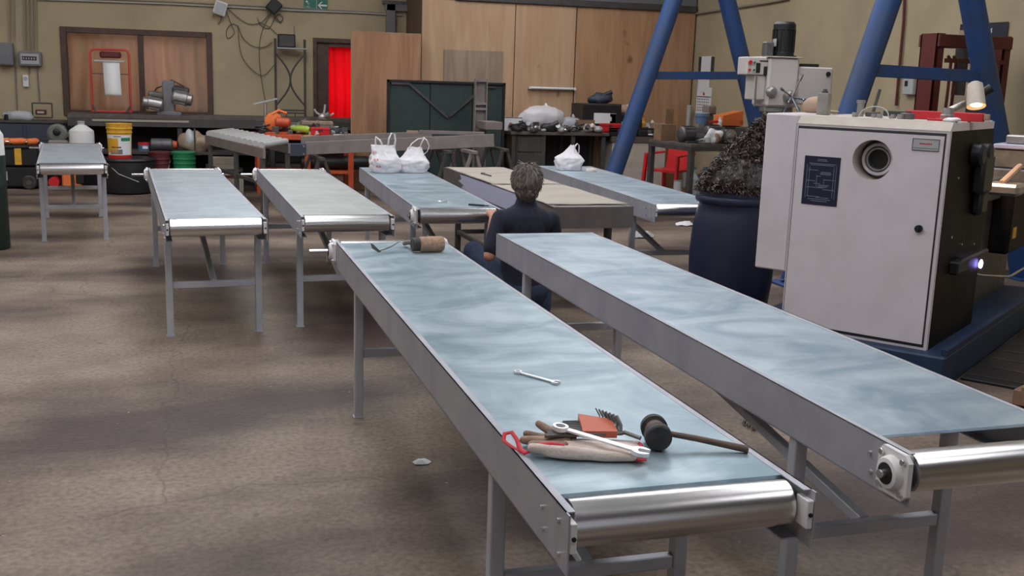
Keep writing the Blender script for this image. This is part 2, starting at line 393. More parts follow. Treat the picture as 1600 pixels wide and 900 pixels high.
# doorway with back-lit red curtain
dr = MB()
for (x0,z0,x1,z1) in ((DX0,0,DX0+.06,DZ),(DX1-.06,0,DX1,DZ),(DX0+.06,DZ-.07,DX1-.06,DZ)): dr.box(x0,YB-.02,z0,x1,YB+.15,z1,b=.005)
dr = S(dr.build('door_1','frame'))
cx0 = at(514,70,17).x; cx1 = cx0+.62
MB().box(DX0+.06,YB+.03,0,cx0,YB+.07,DZ-.07,b=.005).build('door_leaf','frame',dr)
MB().box(cx0,YB+.02,DZ-.13,DX1-.06,YB+.08,DZ-.07).build('door_lintel','frame',dr)
S(MB().box(DX0-.2,YB+1.1,0,DX1+.2,YB+1.15,2.6).build('wall_door_recess','curtback'))
b = MB(); b.box(DX0-.2,YB+.2,0,DX0-.12,YB+1.1,2.6); b.box(DX1+.12,YB+.2,0,DX1+.2,YB+1.1,2.6); b.box(DX0-.2,YB+.2,2.5,DX1+.2,YB+1.15,2.6); S(b.build('wall_door_sides','curtback'))
tag(curtain(cx0-.005,cx1,.55,DZ-.09,YB+.13,'redcurt',4,.035,2.2),'glowing red curtain hanging in the narrow doorway','curtain')
la = bpy.data.lights.new('lamp_behind_curtain','AREA'); la.energy = 13; la.size = .8; la.color = (1,.85,.8)
lo = bpy.data.objects.new('lamp_behind_curtain',la); C.objects.link(lo); lo.location = (cx0+.35,YB+.9,1.5); lo.rotation_euler = (-PI/2,0,0)
lb_ = bpy.data.lights.new('curtain_fill_lamp','AREA'); lb_.shape = 'RECTANGLE'; lb_.size = 1.8; lb_.size_y = 1.1; lb_.energy = 34; lb_.color = (1,.93,.9)  # area lamp added behind the peach curtains to brighten them
lbo = bpy.data.objects.new('curtain_fill_lamp',lb_); C.objects.link(lbo); lbo.location = ((WX0+WX1)/2,YB+.7,1.6); lbo.rotation_euler = (-PI/2,0,0)
# plywood partition box
PY = 15.7; px0 = at(660,0,PY).x; px1 = XR-.03; s1 = at(806,15,PY).x; s2 = at(902,10,PY).x
zt = at(850,8,PY).z
part = S(MB().box(px0,PY+.03,0,px0+.04,YB,3.6).build('wall_partition','plydark'))
for (a0,a1,mm) in ((px0,s1-.006,'ply'),(s1+.006,s2-.008,'ply'),(s2+.008,px1,'plywarm2')):
    if mm == 'plywarm2': M[mm] = M.get(mm) or wood('plywood_reddish',(.37,.20,.105),(.45,.26,.145))
    MB().box(a0,PY,0,a1,PY+.03,zt,b=.004).build('plywood_sheet',mm,part)
a, c = at(694,77,PY-.02), at(785,130,PY-.02)
MB().box(a.x,PY-.018,a.z-.75,c.x,PY,a.z,b=.003).build('plywood_patch','plypatch',part)
MB().box(px0+.5,PY-.04,zt,px1,PY+.1,zt+.10,b=.01).build('top_rail','bench',part)
MB().box(px0+.5,PY-.01,zt+.10,px1,PY+.03,zt+.9).build('upper_panel','roof',part)
# mortar seam board at the corner
S(MB().cyl((XR-.1,YB-1.42,0),(XR-.1,YB-1.42,1.35),.035,n=10).build('trim_corner_pipe','lgrey'))
# conduits as parts of the setting
def pline(pts, Y): return [at(x,y,Y) for x,y in pts]
S(MB().tube(pline([(60,-1),(150,2),(260,6),(400,13),(475,17),(560,20),(628,24)],YB-.03),.011,8).build('trim_conduit','lgrey'))
S(MB().tube(pline([(60,-5),(150,-2),(260,2),(400,9),(475,13),(600,20)],YB-.03),.007,6).build('trim_conduit.001','wallpipe'))
def xr(px,py,X):
    d = _f*FPX + _r*(px-800) - _u*(py-450); return Vector((0,0,CH))+d*(X/d.x)
S(MB().tube([xr(x,y,XR-.03) for x,y in ((1020,31),(1055,26),(1130,15),(1200,4),(1232,-2))],.016,8).build('trim_conduit.002','wallpipe'))
for i,(x,y0,y1) in enumerate(((14,-4,66),(21,-4,66),(38,-4,80),(44,-4,80),(50,-4,80),(56,-4,80))):
    S(MB().tube([at(x,y0,YB-.03),at(x+1,y1,YB-.03)],.010,8).build('trim_conduit.%03d'%(i+3),'wallpipe'))
for i,(pp) in enumerate([[(45,104),(46,116)],[(24,104),(27,178)],[(58,104),(62,160)]]):
    S(MB().tube(pline(pp,YB-.02),.008,6).build('trim_cable.%03d'%i,'grey'))
S(MB().tube([xr(x,y,XR-.03) for x,y in ((1413,-3),(1412,30),(1404,120),(1400,165))],.016,8).build('trim_rust_pipe','redst'))

# ================================================================== CONVEYORS
W, T = .607, .785
def conveyor(loc, ang, L, label, bed='bed_blue', near='blocks', far='plain', legs=(.55,.6), seed=0, gap=0, stub=False, film=False):
    rt = empty('conveyor_table', (loc[0],loc[1],0), -ang, label, 'conveyor')
    H_ = .14; th = .004
    # bed
    y0 = .12+gap
    y1 = L-(.12 if far == 'bearing' else 0.012)
    MB().box(.006,y0,T-.012,W-.006,y1,T-.001,b=.001).build('bed_plate',bed,rt)
    if far != 'bearing': MB().box(.006,L-.014,T-.10,W-.006,L-.008,T+.0005).build('end_lip','steel',rt)
    for sx in (0,1):
        X0 = 0 if sx == 0 else W-th; inn = 1 if sx == 0 else -1; xo = 0 if sx == 0 else W
        p = MB(); p.box(X0,0,T-H_,X0+th,L,T)
        p.box(xo,.02,T-.003,xo+inn*.022,L,T)              # top flange
        p.box(xo,.06,T-H_,xo+inn*.045,L-.05,T-H_+.004)    # bottom flange
        sd = p.build('side_panel','side',rt)
        for (by,bz) in ((.17,.05),(.06,.035),(.16,.10),(.05,.11)):
            o_ = -.006 if sx == 0 else W+.006; i_ = 0 if sx == 0 else W
            MB().cyl((o_,by,T-bz),(i_,by,T-bz),.006,n=8).build('bolt','steel',sd)
    # leg frames
    for k, yy in enumerate((legs[0], L-legs[1])):
        s_ = .042
        for xx in (.004, W-.004-s_):
            lg = MB().box(xx,yy,.003,xx+s_,yy+s_,T-.016,b=.003).build('leg','leg',rt)
            MB().box(xx-.004,yy-.004,0,xx+s_+.004,yy+s_+.004,.006).build('foot_plate','leg',lg)
        MB().box(.046,yy+.004,.31,W-.046,yy+.038,.35,b=.003).build('cross_bar','leg',rt)
        if k == 0: MB().beam((W/2,yy+.04,.335),(W/2,L-legs[1],T-.04),.036,.036,b=.003).build('diagonal_brace','leg',rt)
    MB().box(.02,legs[0]+.6,T-.05,W-.02,legs[0]+.64,T-.013).build('cross_member','leg',rt)
    MB().box(.02,L-legs[1]-.6,T-.05,W-.02,L-legs[1]-.56,T-.013).build('cross_member','leg',rt)
    # rollers
    R = .054
    def roller(yc, zc):
        r = MB(); r.lathe([(0,R-.006),(.006,R),(.5,R+.0015),(.994,R),(1,R-.006)],(.028,yc,zc),(W-.028,yc,zc),40)
        ro = r.build('roller','roller',rt,True,30)
        MB().cyl((.004,yc,zc),(W-.004,yc,zc),.0125,n=16).build('shaft','steel',ro)
        for xx in (.0262,W-.0262): MB().cyl((xx-.001,yc,zc),(xx+.001,yc,zc),R-.008,n=30).build('end_cap','dsteel',ro)
        return ro
    def bearing(xside, yc, zc, st=0):
        sg = -1 if xside == 0 else 1; xo = 0 if xside == 0 else W
        h = .062; bb = MB(); pl = [(-h,-h*.72),(-h*.72,-h),(h*.72,-h),(h,-h*.72),(h,h*.72),(h*.72,h),(-h*.72,h),(-h,h*.72)]
        bb.prism(pl,(xo+sg*.001,yc,zc),(0,1,0),(0,0,1),(sg*.014,0,0))
        bb.lathe([(0,.047),(.6,.045),(.9,.040),(1,.030)],(xo+sg*.014,yc,zc),(xo+sg*.036,yc,zc),28)
        bo = bb.build('bearing_block','nylon',rt,True,30)
        MB().lathe([(0,.029),(.7,.029),(1,.024)],(xo+sg*.034,yc,zc),(xo+sg*.039,yc,zc),24).build('bearing_ring','black',bo,True,30)
        for (ay,az) in ((-1,-1),(1,-1),(1,1),(-1,1)):
            q = h*.70; MB().cyl((xo+sg*.014,yc+ay*q,zc+az*q),(xo+sg*.024,yc+ay*q,zc+az*q),.0085,n=8).build('bolt','steel',bo)
        MB().cyl((xo+sg*.03,yc,zc),(xo+sg*(.055 if not st else st),yc,zc),.0115,n=16).build('shaft_stub','steel',bo)
    zc = T-R-.001 if not gap else T-R-.008
    yc = .056 if gap else .084
    roller(yc, zc)
    if near == 'blocks':
        for sx in (0,1):
            x0 = .005 if sx == 0 else W-.021
            bo = MB().box(x0,.0,zc-.035,x0+.016,.05,zc+.035,b=.002).build('tension_block','nylon',rt)
            MB().cyl((x0+.008,-.003,zc),(x0+.008,.001,zc),.0055,n=12).build('adjuster_hole','black',bo)
    else:
        bearing(0,yc,zc)
        if near == 'bearing2': bearing(1,yc,zc)
    if far == 'bearing':
        roller(L-.056, zc); bearing(0,L-.056,zc,.14 if stub else 0); bearing(1,L-.056,zc)
    return rt
c1 = conveyor((.724,1.985),-.016,3.833,'bluish galvanised conveyor table carrying the glove, spanners and black mallet','bed_blue','blocks','bearing',(.60,.77),stub=True)
c2 = conveyor((1.707,2.154),-.017,3.827,'bluish galvanised conveyor with white bearing, empty, in front of the machine','bed_blue2','bearing','plain',(.53,.56),gap=.05)
cA = conveyor((-1.503,10.463),-.115,2.806,'short-looking galvanised conveyor standing apart by the toolboxes','bed_grey','blocks','bearing',(.42,.65),stub=True)
cB = conveyor((-.254,6.609),-.076,3.53,'smooth grey galvanised conveyor with a visible shaft, empty, nearest the bare floor','bed_grey','blocks','bearing',(.28,.72),stub=True)
cC = conveyor((.564,6.747),-.037,3.432,'dull beige-grey conveyor with dark smears, empty, between two shinier ones','bed_dull','blocks','bearing',(.28,.7),stub=True)
cD = conveyor((1.38,7.098),.015,3.251,'galvanised conveyor carrying two white carrier bags with red print','bed_blue','bearing','plain',(.3,.45))
cF = conveyor((3.252,7.325),.031,3.376,'galvanised conveyor carrying one knotted white bag and tape roll','bed_blue2','blocks','plain',(.5,.7))

# unfinished stainless frame covered with card sheets
e0 = Vector((2.40,7.22,0)); eang = .035
E_ = empty('sheet_covered_conveyor', e0, eang, 'unfinished brownish steel conveyor frame covered with beige card sheets', 'conveyor')
EL = 3.2; EW = .64
for sx in (0,1):
    xo = 0 if sx == 0 else EW; inn = 1 if sx == 0 else -1
    p = MB(); p.box(xo,0,T-.16,xo+inn*.005,EL,T); p.box(xo,0,T-.005,xo+inn*.05,EL,T); p.box(xo,0,T-.16,xo+inn*.05,EL,T-.155)
    sp = p.build('side_panel','stain',E_)
    for y_ in (.1,.25): MB().cyl((xo-inn*.006,y_,T-.05),(xo,y_,T-.05),.007,n=8).build('bolt','steel',sp)
# torn lilac film on the left side
fp = [(.35,-.155),(2.35,-.155),(2.5,-.13),(2.42,-.10),(2.62,-.075),(2.5,-.05),(2.56,-.01),(.35,-.004)]
MB().prism(fp,(-.001,0,T),(0,1,0),(0,0,1),(-.002,0,0)).build('torn_protective_film','film',E_)
MB().box(.0,0,T-.012,EW,.16,T-.004).build('end_plate','stain',E_)
MB().box(0,-.005,T-.16,EW,0,T-.002).build('end_panel','stain',E_)
for yy in (.35,EL-.5):
    for xx in (.01,EW-.06): MB().box(xx,yy,0,xx+.05,yy+.05,T-.16,b=.003).build('leg','bench',E_)
    MB().box(.06,yy+.005,.18,EW-.06,yy+.045,.22,b=.003).build('cross_bar','bench',E_)
for xx in (.015,EW-.055): MB().box(xx,.4,.18,xx+.04,EL-.5,.22,b=.003).build('long_rail','bench',E_)
def sheet(x0,y0,x1,y1,z,seed,n=14):
    vs = []; fs = []; mb = MB()
    for j in range(n+1):
        for i in range(n+1):
            u, v = i/n, j/n; x = x0+(x1-x0)*u; y = y0+(y1-y0)*v
            e = .012*noise.noise(Vector((u*9,v*9,seed))) if i in (0,n) or j in (0,n) else 0
            vs.append((x+e, y+e, z+.005+.006*noise.noise(Vector((x*5,y*2,seed)))))
    for j in range(n):
        for i in range(n): a = j*(n+1)+i; fs.append((a,a+1,a+n+2,a+n+1))
    o = mb.add(vs,fs).build('card_sheet','card',smooth=True,angle=0); md = o.modifiers.new('t','SOLIDIFY'); md.thickness = .004
    return o
def put(o, root_loc, rz, off=(0,0,0)):
    o.location = Vector(root_loc)+Vector(off); o.rotation_euler = (0,0,rz); return o
tag(put(sheet(.0,.12,EW+.01,1.55,T,3.),e0,eang),'beige card sheet nearest the kneeling person on the steel frame','sheet')
tag(put(sheet(.01,1.5,EW,2.55,T+.004,5.),e0,eang),'beige card sheet in the middle of the steel frame','sheet')
tag(put(sheet(.02,2.45,EW-.01,EL-.02,T,9.),e0,eang),'beige card sheet at the far torn end of the steel frame','sheet')

# ================================================================== PERSON
P = Vector((2.03,6.72,0))
def blob(parts, vox, name, m, parent=None, smooth_it=6):
    mb = MB()
    for kind, *a in parts:
        if kind == 'c': # tapered capsule
            p0, p1, r0, r1 = a; p0 = Vector(p0); p1 = Vector(p1)
            mb.cyl(p0,p1,r0,r1,n=14); mb.ell(p0,r0,12,8); mb.ell(p1,r1,12,8)
        else: mb.ell(a[0],a[1],20,14,*(a[2:]))
    o = mb.build(name,m,parent,True,0)
    r = o.modifiers.new('r','REMESH'); r.mode = 'VOXEL'; r.voxel_size = vox; r.use_smooth_shade = True
    s_ = o.modifiers.new('s','SMOOTH'); s_.iterations = smooth_it; s_.factor = .5
    return o
hd = Vector((2.035,6.70,1.005))
shl, shr = Vector((1.875,6.73,.768)), Vector((2.225,6.73,.758))
ell_, elr = Vector((1.782,6.66,.53)), Vector((2.30,6.80,.55))
wrl, wrr = Vector((1.865,6.90,.755)), Vector((2.20,6.98,.60))
hpl, hpr = Vector((1.95,6.74,.28)), Vector((2.13,6.74,.28))
knl, knr = Vector((1.77,7.04,.50)), Vector((2.30,7.06,.49))
anl, anr = Vector((1.86,6.86,.10)), Vector((2.24,6.87,.10))
def hand(wr, dirn, side, curl=.5):
    d = Vector(dirn).normalized(); sidev = d.cross(Vector((0,0,1))).normalized()*side; up = sidev.cross(d)*side
    pc = wr+d*.045; ps = [('c',wr,pc,.024,.028),('c',pc-sidev*.022,pc+sidev*.022,.015,.015),('c',pc+d*.03-sidev*.026,pc+d*.03+sidev*.026,.014,.013)]
    for i, ln in enumerate((.068,.078,.073,.057)):
        b0 = pc+d*.04+sidev*(-.029+.0195*i); m1 = b0+d*ln*.45-up*ln*.10*curl; m2 = m1+d*ln*.28*(1-curl*.4)-up*ln*.32*curl; m3 = m2+d*ln*.16-up*ln*.30*curl
        ps += [('c',b0,m1,.0095,.009),('c',m1,m2,.009,.0082),('c',m2,m3,.0082,.007)]
    t0 = pc-d*.02-sidev*.03; t1 = t0+d*.03-sidev*.022-up*.01; t2 = t1+d*.03-sidev*.004-up*.012
    return ps+[('c',t0,t1,.012,.010),('c',t1,t2,.010,.0085)]
bp = [('c',(2.04,6.74,.30),(2.04,6.74,.45),.125,.12),('c',(2.04,6.74,.45),(2.04,6.72,.72),.12,.13),('c',shl,shr,.055,.055),
      ('c',(2.04,6.72,.78),(2.035,6.70,.93),.058,.052),
      ('c',shl,ell_,.046,.037),('c',ell_,wrl,.037,.025),('c',shr,elr,.046,.037),('c',elr,wrr,.037,.025),
      ('c',hpl,knl,.085,.058),('c',hpr,knr,.085,.058),('c',knl,anl,.055,.04),('c',knr,anr,.055,.04),
      ('c',anl,anl+Vector((-.02,.13,-.05)),.04,.035),('c',anr,anr+Vector((.02,.13,-.05)),.04,.035),
      # head: skull, jaw, nose, ears
      ('e',hd+Vector((0,-.005,.015)),(.073,.092,.098)),('e',hd+Vector((0,.028,-.055)),(.055,.06,.06)),
      ('c',hd+Vector((0,.088,.01)),hd+Vector((0,.108,-.02)),.010,.013),('e',hd+Vector((-.078,.0,-.01)),(.012,.02,.032)),('e',hd+Vector((.078,.0,-.01)),(.012,.02,.032)),
      ('c',hd+Vector((-.02,.083,-.052)),hd+Vector((.02,.083,-.052)),.008,.008)]
bp += hand(wrl,(.12,.8,.25),-1,.35)+hand(wrr,(.1,.5,-.5),1,.5)
body = blob(bp,.0055,'person','skin',None,3)
tag(body,'person with grey hair in a dark navy shirt crouching with back turned','person')
# hair
hb = MB(); hv = []; hf = []; n_, m_ = 72, 34
for j in range(m_+1):
    for i in range(n_):
        g = 2*PI*i/n_; a_ = PI*(j/m_)*.86; fr = math.sin(g) > .35
        if fr: a_ = min(a_, PI*.36)
        d = Vector((math.sin(a_)*math.cos(g), math.sin(a_)*math.sin(g), math.cos(a_)))
        cl = 1+.04*noise.noise(Vector((d.x*5,d.y*5,d.z*1.2)))+.05*noise.noise(Vector((g*9,0,d.z*2)))+(.05*noise.noise(Vector((g*22,j*.25,3))))
        r_ = Vector((.096,.112,.122)); q = Vector((d.x*r_.x,d.y*r_.y,d.z*r_.z))*cl
        if d.z < -.2: q.z -= .025*(-d.z); q.x *= 1-.22*(-d.z); q.y *= 1-.15*(-d.z)
        hv.append(hd+Vector((0,-.014,.018))+q)
for j in range(m_):
    for i in range(n_): hf.append((j*n_+i,j*n_+(i+1)%n_,(j+1)*n_+(i+1)%n_,(j+1)*n_+i))
hf.append(tuple(range(n_)))
hb.add(hv,hf)
# tufts
for i in range(700):
    g = random.uniform(PI*.85,PI*2.15); a_ = random.uniform(.05,.83)*PI
    d = Vector((math.sin(a_)*math.cos(g), math.sin(a_)*math.sin(g), math.cos(a_)))
    p = hd+Vector((0,-.014,.018))+Vector((d.x*.093,d.y*.109,d.z*.119))
    if d.z < -.2: p.z -= .02; p.x = hd.x+(p.x-hd.x)*.86
    tdir = (Vector((0,0,-1))-d*Vector((0,0,-1)).dot(d)+Vector((random.uniform(-.22,.22),0,random.uniform(-.1,.15)))).normalized()
    hb.tube([p,p+tdir*.022+d*.003,p+tdir*.05+d*.001],[.0042,.0032,.0006],4)
hb.build('hair','hair',body,True,0)
sh = [('c',(2.04,6.74,.33),(2.04,6.74,.46),.150,.150),('c',(2.04,6.74,.46),(2.04,6.72,.74),.150,.148),('c',shl+Vector((0,0,-.01)),shr+Vector((0,0,-.01)),.062,.062),
      ('e',(2.04,6.715,.75),(.20,.12,.115)),('c',(2.04,6.715,.79),(2.037,6.695,.912),.10,.062),
      ('c',shl,shl.lerp(ell_,.80),.064,.056),('c',shr,shr.lerp(elr,.80),.064,.056)]
blob(sh,.008,'shirt','shirt',body,5)
tr = [('e',(2.04,6.73,.28),(.17,.15,.13)),('c',hpl,knl,.105,.072),('c',hpr,knr,.105,.072),('c',knl,anl+Vector((0,0,.02)),.07,.058),('c',knr,anr+Vector((0,0,.02)),.07,.058)]
blob(tr,.009,'trousers','jeans',body,4)
for a in (anl,anr):
    s_ = MB(); s_.ell(a+Vector((0,.075,-.052)),(.045,.125,.045),16,10); s_.box(a.x-.042,a.y-.045,0,a.x+.042,a.y+.19,.022,b=.008); s_.ell(a+Vector((0,-.005,-.03)),(.044,.05,.06),14,8)
    s_.build('shoe','black',body,True,40)
for sx in (-1,1): MB().ell(hd+Vector((sx*.03,.079,.018)),.011,10,8).build('eye','white',body,True,0)

# ================================================================== TOOLS ON THE TABLES
Z1 = T+.0005
# combination spanner built along local X
def spanner(label, p0, p1, wd, m, z, tilt=0, name='combination_spanner'):
    p0 = Vector(p0); p1 = Vector(p1); L = (p1-p0).length; rz = math.atan2(p1.y-p0.y,p1.x-p0.x)
    mb = MB(); h = wd*.45
    # shaft
    mb.prism([(wd*.8,-wd*.42),(L-wd*1.1,-wd*.55),(L-wd*1.1,wd*.55),(wd*.8,wd*.42)],(0,0,h*.25),(1,0,0),(0,1,0),(0,0,h*.55))
    # ring end
    n = 28; vs = []; fs = []; ro, ri = wd*1.05, wd*.66
    for i in range(n):
        g = 2*PI*i/n; ri_ = ri*(1 if i%2 else .93)
        for (rr,zz) in ((ro*.96,0),(ro,h*.5),(ro*.96,h*1.2),(ri_,h*1.2),(ri_,0)): vs.append((rr*math.cos(g),rr*math.sin(g),zz))
    for i in range(n):
        for q in range(5): fs.append((i*5+q,((i+1)%n)*5+q,((i+1)%n)*5+(q+1)%5,i*5+(q+1)%5))
    mb.add(vs,fs)
    # open jaw
    a = .26; R_ = wd*1.22; pts = []
    for i in range(19):
        g = a*1.9+(2*PI-a*3.8)*i/18; pts.append((R_*math.cos(g),R_*math.sin(g)*.98))
    pts += [(R_*.62,-wd*.5),(-wd*.25,-wd*.55),(-wd*.45,0),(-wd*.25,wd*.55),(R_*.62,wd*.5)]
    ca, sa = math.cos(.25), math.sin(.25)
    pts = [(L-wd*.4+x*ca-y*sa, x*sa+y*ca) for x,y in pts]
    mb.prism(pts,(0,0,0),(1,0,0),(0,1,0),(0,0,h*1.05))
    o = mb.build(name,m,None,True,35); o.location = (p0.x,p0.y,z); o.rotation_euler = (0,tilt,rz)
    return tag(o,label,'spanner')
spanner('small chrome spanner alone in the middle of the table', (.926,3.068,0),(1.012,2.935,0),.0125,'bright',Z1)
spanner('large bright combination spanner lying across the glove', (.838,2.392,0),(1.003,2.238,0),.020,'bright',Z1+.048,.10)
# work glove: cuff at right, fingers left
def glove():
    ax = (Vector((1.025,2.315,0))-Vector((.745,2.405,0))); Lg = ax.length; ang = math.atan2(ax.y,ax.x)
    rt = empty('work_glove',(.745,2.395,Z1),ang,'worn leather and cloth work glove with red trim under the spanner','glove')
    v = Vector
    base = [('c',(.10,.0,.014),(.22,.0,.014),.014,.014),('e',(.15,.0,.012),(.09,.052,.014)),('e',(.23,.0,.012),(.06,.055,.011)),('c',(.20,-.04,.011),(.285,-.045,.011),.011,.008),('c',(.20,.04,.011),(.285,.05,.011),.011,.008),('e',(.265,.0,.010),(.035,.055,.009))]
    blob(base,.0035,'palm','cloth',rt,5)
    fing = [('c',(.11,.035,.016),(.035,.055,.016),.014,.011),('c',(.035,.055,.016),(.005,.062,.02),.011,.010),
            ('c',(.11,.012,.017),(.03,.022,.017),.015,.013),('c',(.03,.022,.017),(-.002,.026,.016),.013,.011),
            ('c',(.10,-.012,.017),(.02,-.012,.017),.014,.012),('c',(.12,.05,.018),(.06,.095,.022),.014,.012),('c',(.06,.095,.022),(.035,.115,.03),.012,.010)]
    blob(fing,.0035,'glove_fingers','leather',rt,4)
    fold = [('c',(.02,-.045,.022),(.10,-.052,.018),.012,.016),('c',(.10,-.052,.018),(.20,-.06,.014),.016,.014),('c',(.20,-.06,.014),(.27,-.058,.012),.014,.009),('e',(.13,-.05,.012),(.09,.022,.013))]
    blob(fold,.0035,'cloth_back','cloth',rt,4)
    MB().tube([(.292,.056,.010),(.294,.03,.016),(.293,0,.020),(.292,-.03,.016),(.290,-.05,.008)],.0045,6,flat=1).build('red_cuff_binding','redtrim',rt,True)
    MB().tube([(-.005,-.03,.004),(-.03,-.015,.012),(-.052,.004,.02),(-.05,.022,.032),(-.032,.024,.036),(-.018,.004,.024),(-.01,-.022,.010),(.004,-.04,.006),(.02,-.045,.018),(.04,-.042,.030),(.07,-.045,.036),(.10,-.05,.034)],[.004,.0055,.006,.006,.006,.0055,.006,.0065,.008,.0075,.006,.003],8,flat=.5).build('red_trim_loop','redtrim',rt,True)
    MB().tube([(.265,-.052,.008),(.283,-.062,.008),(.298,-.05,.006)],.007,6,flat=.6).build('red_cuff_binding','redtrim',rt,True)
    return rt
glove()
# hex key set
hs = empty('hex_key_set',(.80,2.425,Z1+.028),-.10,'set of black hex keys in an orange-red holder resting on the glove','hex keys')
hs.rotation_euler.x = .14; hs.location.z += .006; hs.scale = (1.1,1.12,1.1)
MB().prism([(.088,-.036),(.168,-.043),(.172,.018),(.098,.052)],(0,0,.0),(1,0,0),(0,1,0),(0,0,.017)).build('key_holder','holder',hs)
for i in range(8):
    r_ = .0055-.00052*i; y = -.036+.0112*i*(1.0-.02*i); x0 = .0+.008*i; x1 = .188-.006*i
    pts = [(x0,y,.008),(x1-.008,y,.008),(x1,y+.002,.009)]
    hk = .022+.032*(r_/.0062)
    pts += [(x1+.004+hk*.55,y-hk*.45,.006)] if i < 1 else [(x1+.002,y+.012,.012+hk*.1),(x1-.004,y+.02+hk*.25,.016+hk*.3)]
    MB().tube(pts,r_,6).build('hex_key','dsteel',hs)
# black mallet near
mr = empty('mallet',(1.085,2.385,Z1),0,'round black-faced mallet with long dark wooden handle','mallet')
hdv = Vector((.11,.42,0)).normalized(); c0 = Vector((0,-.03,.036))
MB().lathe([(0,.030),(.04,.034),(.25,.035),(.27,.030),(.30,.026),(.70,.026),(.73,.030),(.75,.035),(.96,.034),(1,.030)],c0-hdv*.045,c0+hdv*.055,30).build('mallet_head','rubber',mr,True,30)
MB().lathe([(0,.0268),(1,.0268)],c0-hdv*.012,c0+hdv*.022,30).build('head_band','handle',mr,True,30)
MB().tube([c0+Vector((.01,.005,0)),c0+Vector((.10,-.03,-.012)),(.215,-.120,.008)],[.0075,.0085,.010],10).build('handle','handle',mr,True)
# far rawhide mallet
mf = empty('mallet',(1.06,5.37,Z1),0,'tan rawhide cylinder mallet head at the far end of the table','mallet')
MB().lathe([(0,.036),(.05,.040),(.5,.041),(.95,.040),(1,.036)],(-.005,-.01,.041),(.125,.004,.041),30).build('mallet_head','rawhide',mf,True,30)
MB().lathe([(0,.030),(.1,.036),(1,.036)],(-.045,-.014,.041),(-.005,-.01,.041),26).build('dark_face','rubber',mf,True,30)
MB().tube([(-.03,-.01,.045),(-.04,.12,.03),(-.045,.20,.012)],.011,10).build('handle','handle',mf,True)
# curved knife / scraper
kn = empty('hooked_scraper',(.84,5.37,Z1),0,'bent dark metal scraper lying beside the rawhide mallet','scraper')
MB().prism([(0,0),(.03,.006),(.065,.02),(.105,.05),(.125,.085),(.115,.06),(.07,.005),(.03,-.008)],(0,0,.004),(1,0,.30),(0,1,0),(0,0,.004)).build('blade','dsteel',kn)
MB().prism([(-.035,.05),(-.03,.02),(0,-.004),(.015,0),(-.005,.02),(-.025,.045)],(0,0,.004),(1,0,0),(0,.5,.8),(.003,-.005,0)).build('hooked_tip','black',kn)
# tools on D
tag(MB().tube([(1.615,7.47,T+.006),(1.66,7.45,T+.006)],.006,8).cyl((1.61,7.472,T+.008),(1.625,7.466,T+.008),.010,n=10).cyl((1.655,7.453,T+.008),(1.67,7.447,T+.008),.009,n=8).build('bolt','steel',None,True),'short bright bolt on the table before the crouching person','bolt')
tag(MB().tube([(1.80,7.33,T+.006),(1.90,7.27,T+.006)],.007,8).tube([(1.90,7.27,T+.006),(1.93,7.255,T+.006)],.004,6).build('marker_pen','black',None,True),'thin black marker lying near the roller by the person','pen')
tag(MB().box(.4,2.0,0,.41,2.22,.012,b=.002).box(.385,2.2,0,.425,2.22,.016,b=.002).build('steel_scriber','dsteel'),'thin dark steel scriber lying on the card sheets','scriber')
o = bpy.data.objects['steel_scriber']; o.location = e0+Vector((-.06,.1,T+.013)); o.rotation_euler = (0,0,.12)

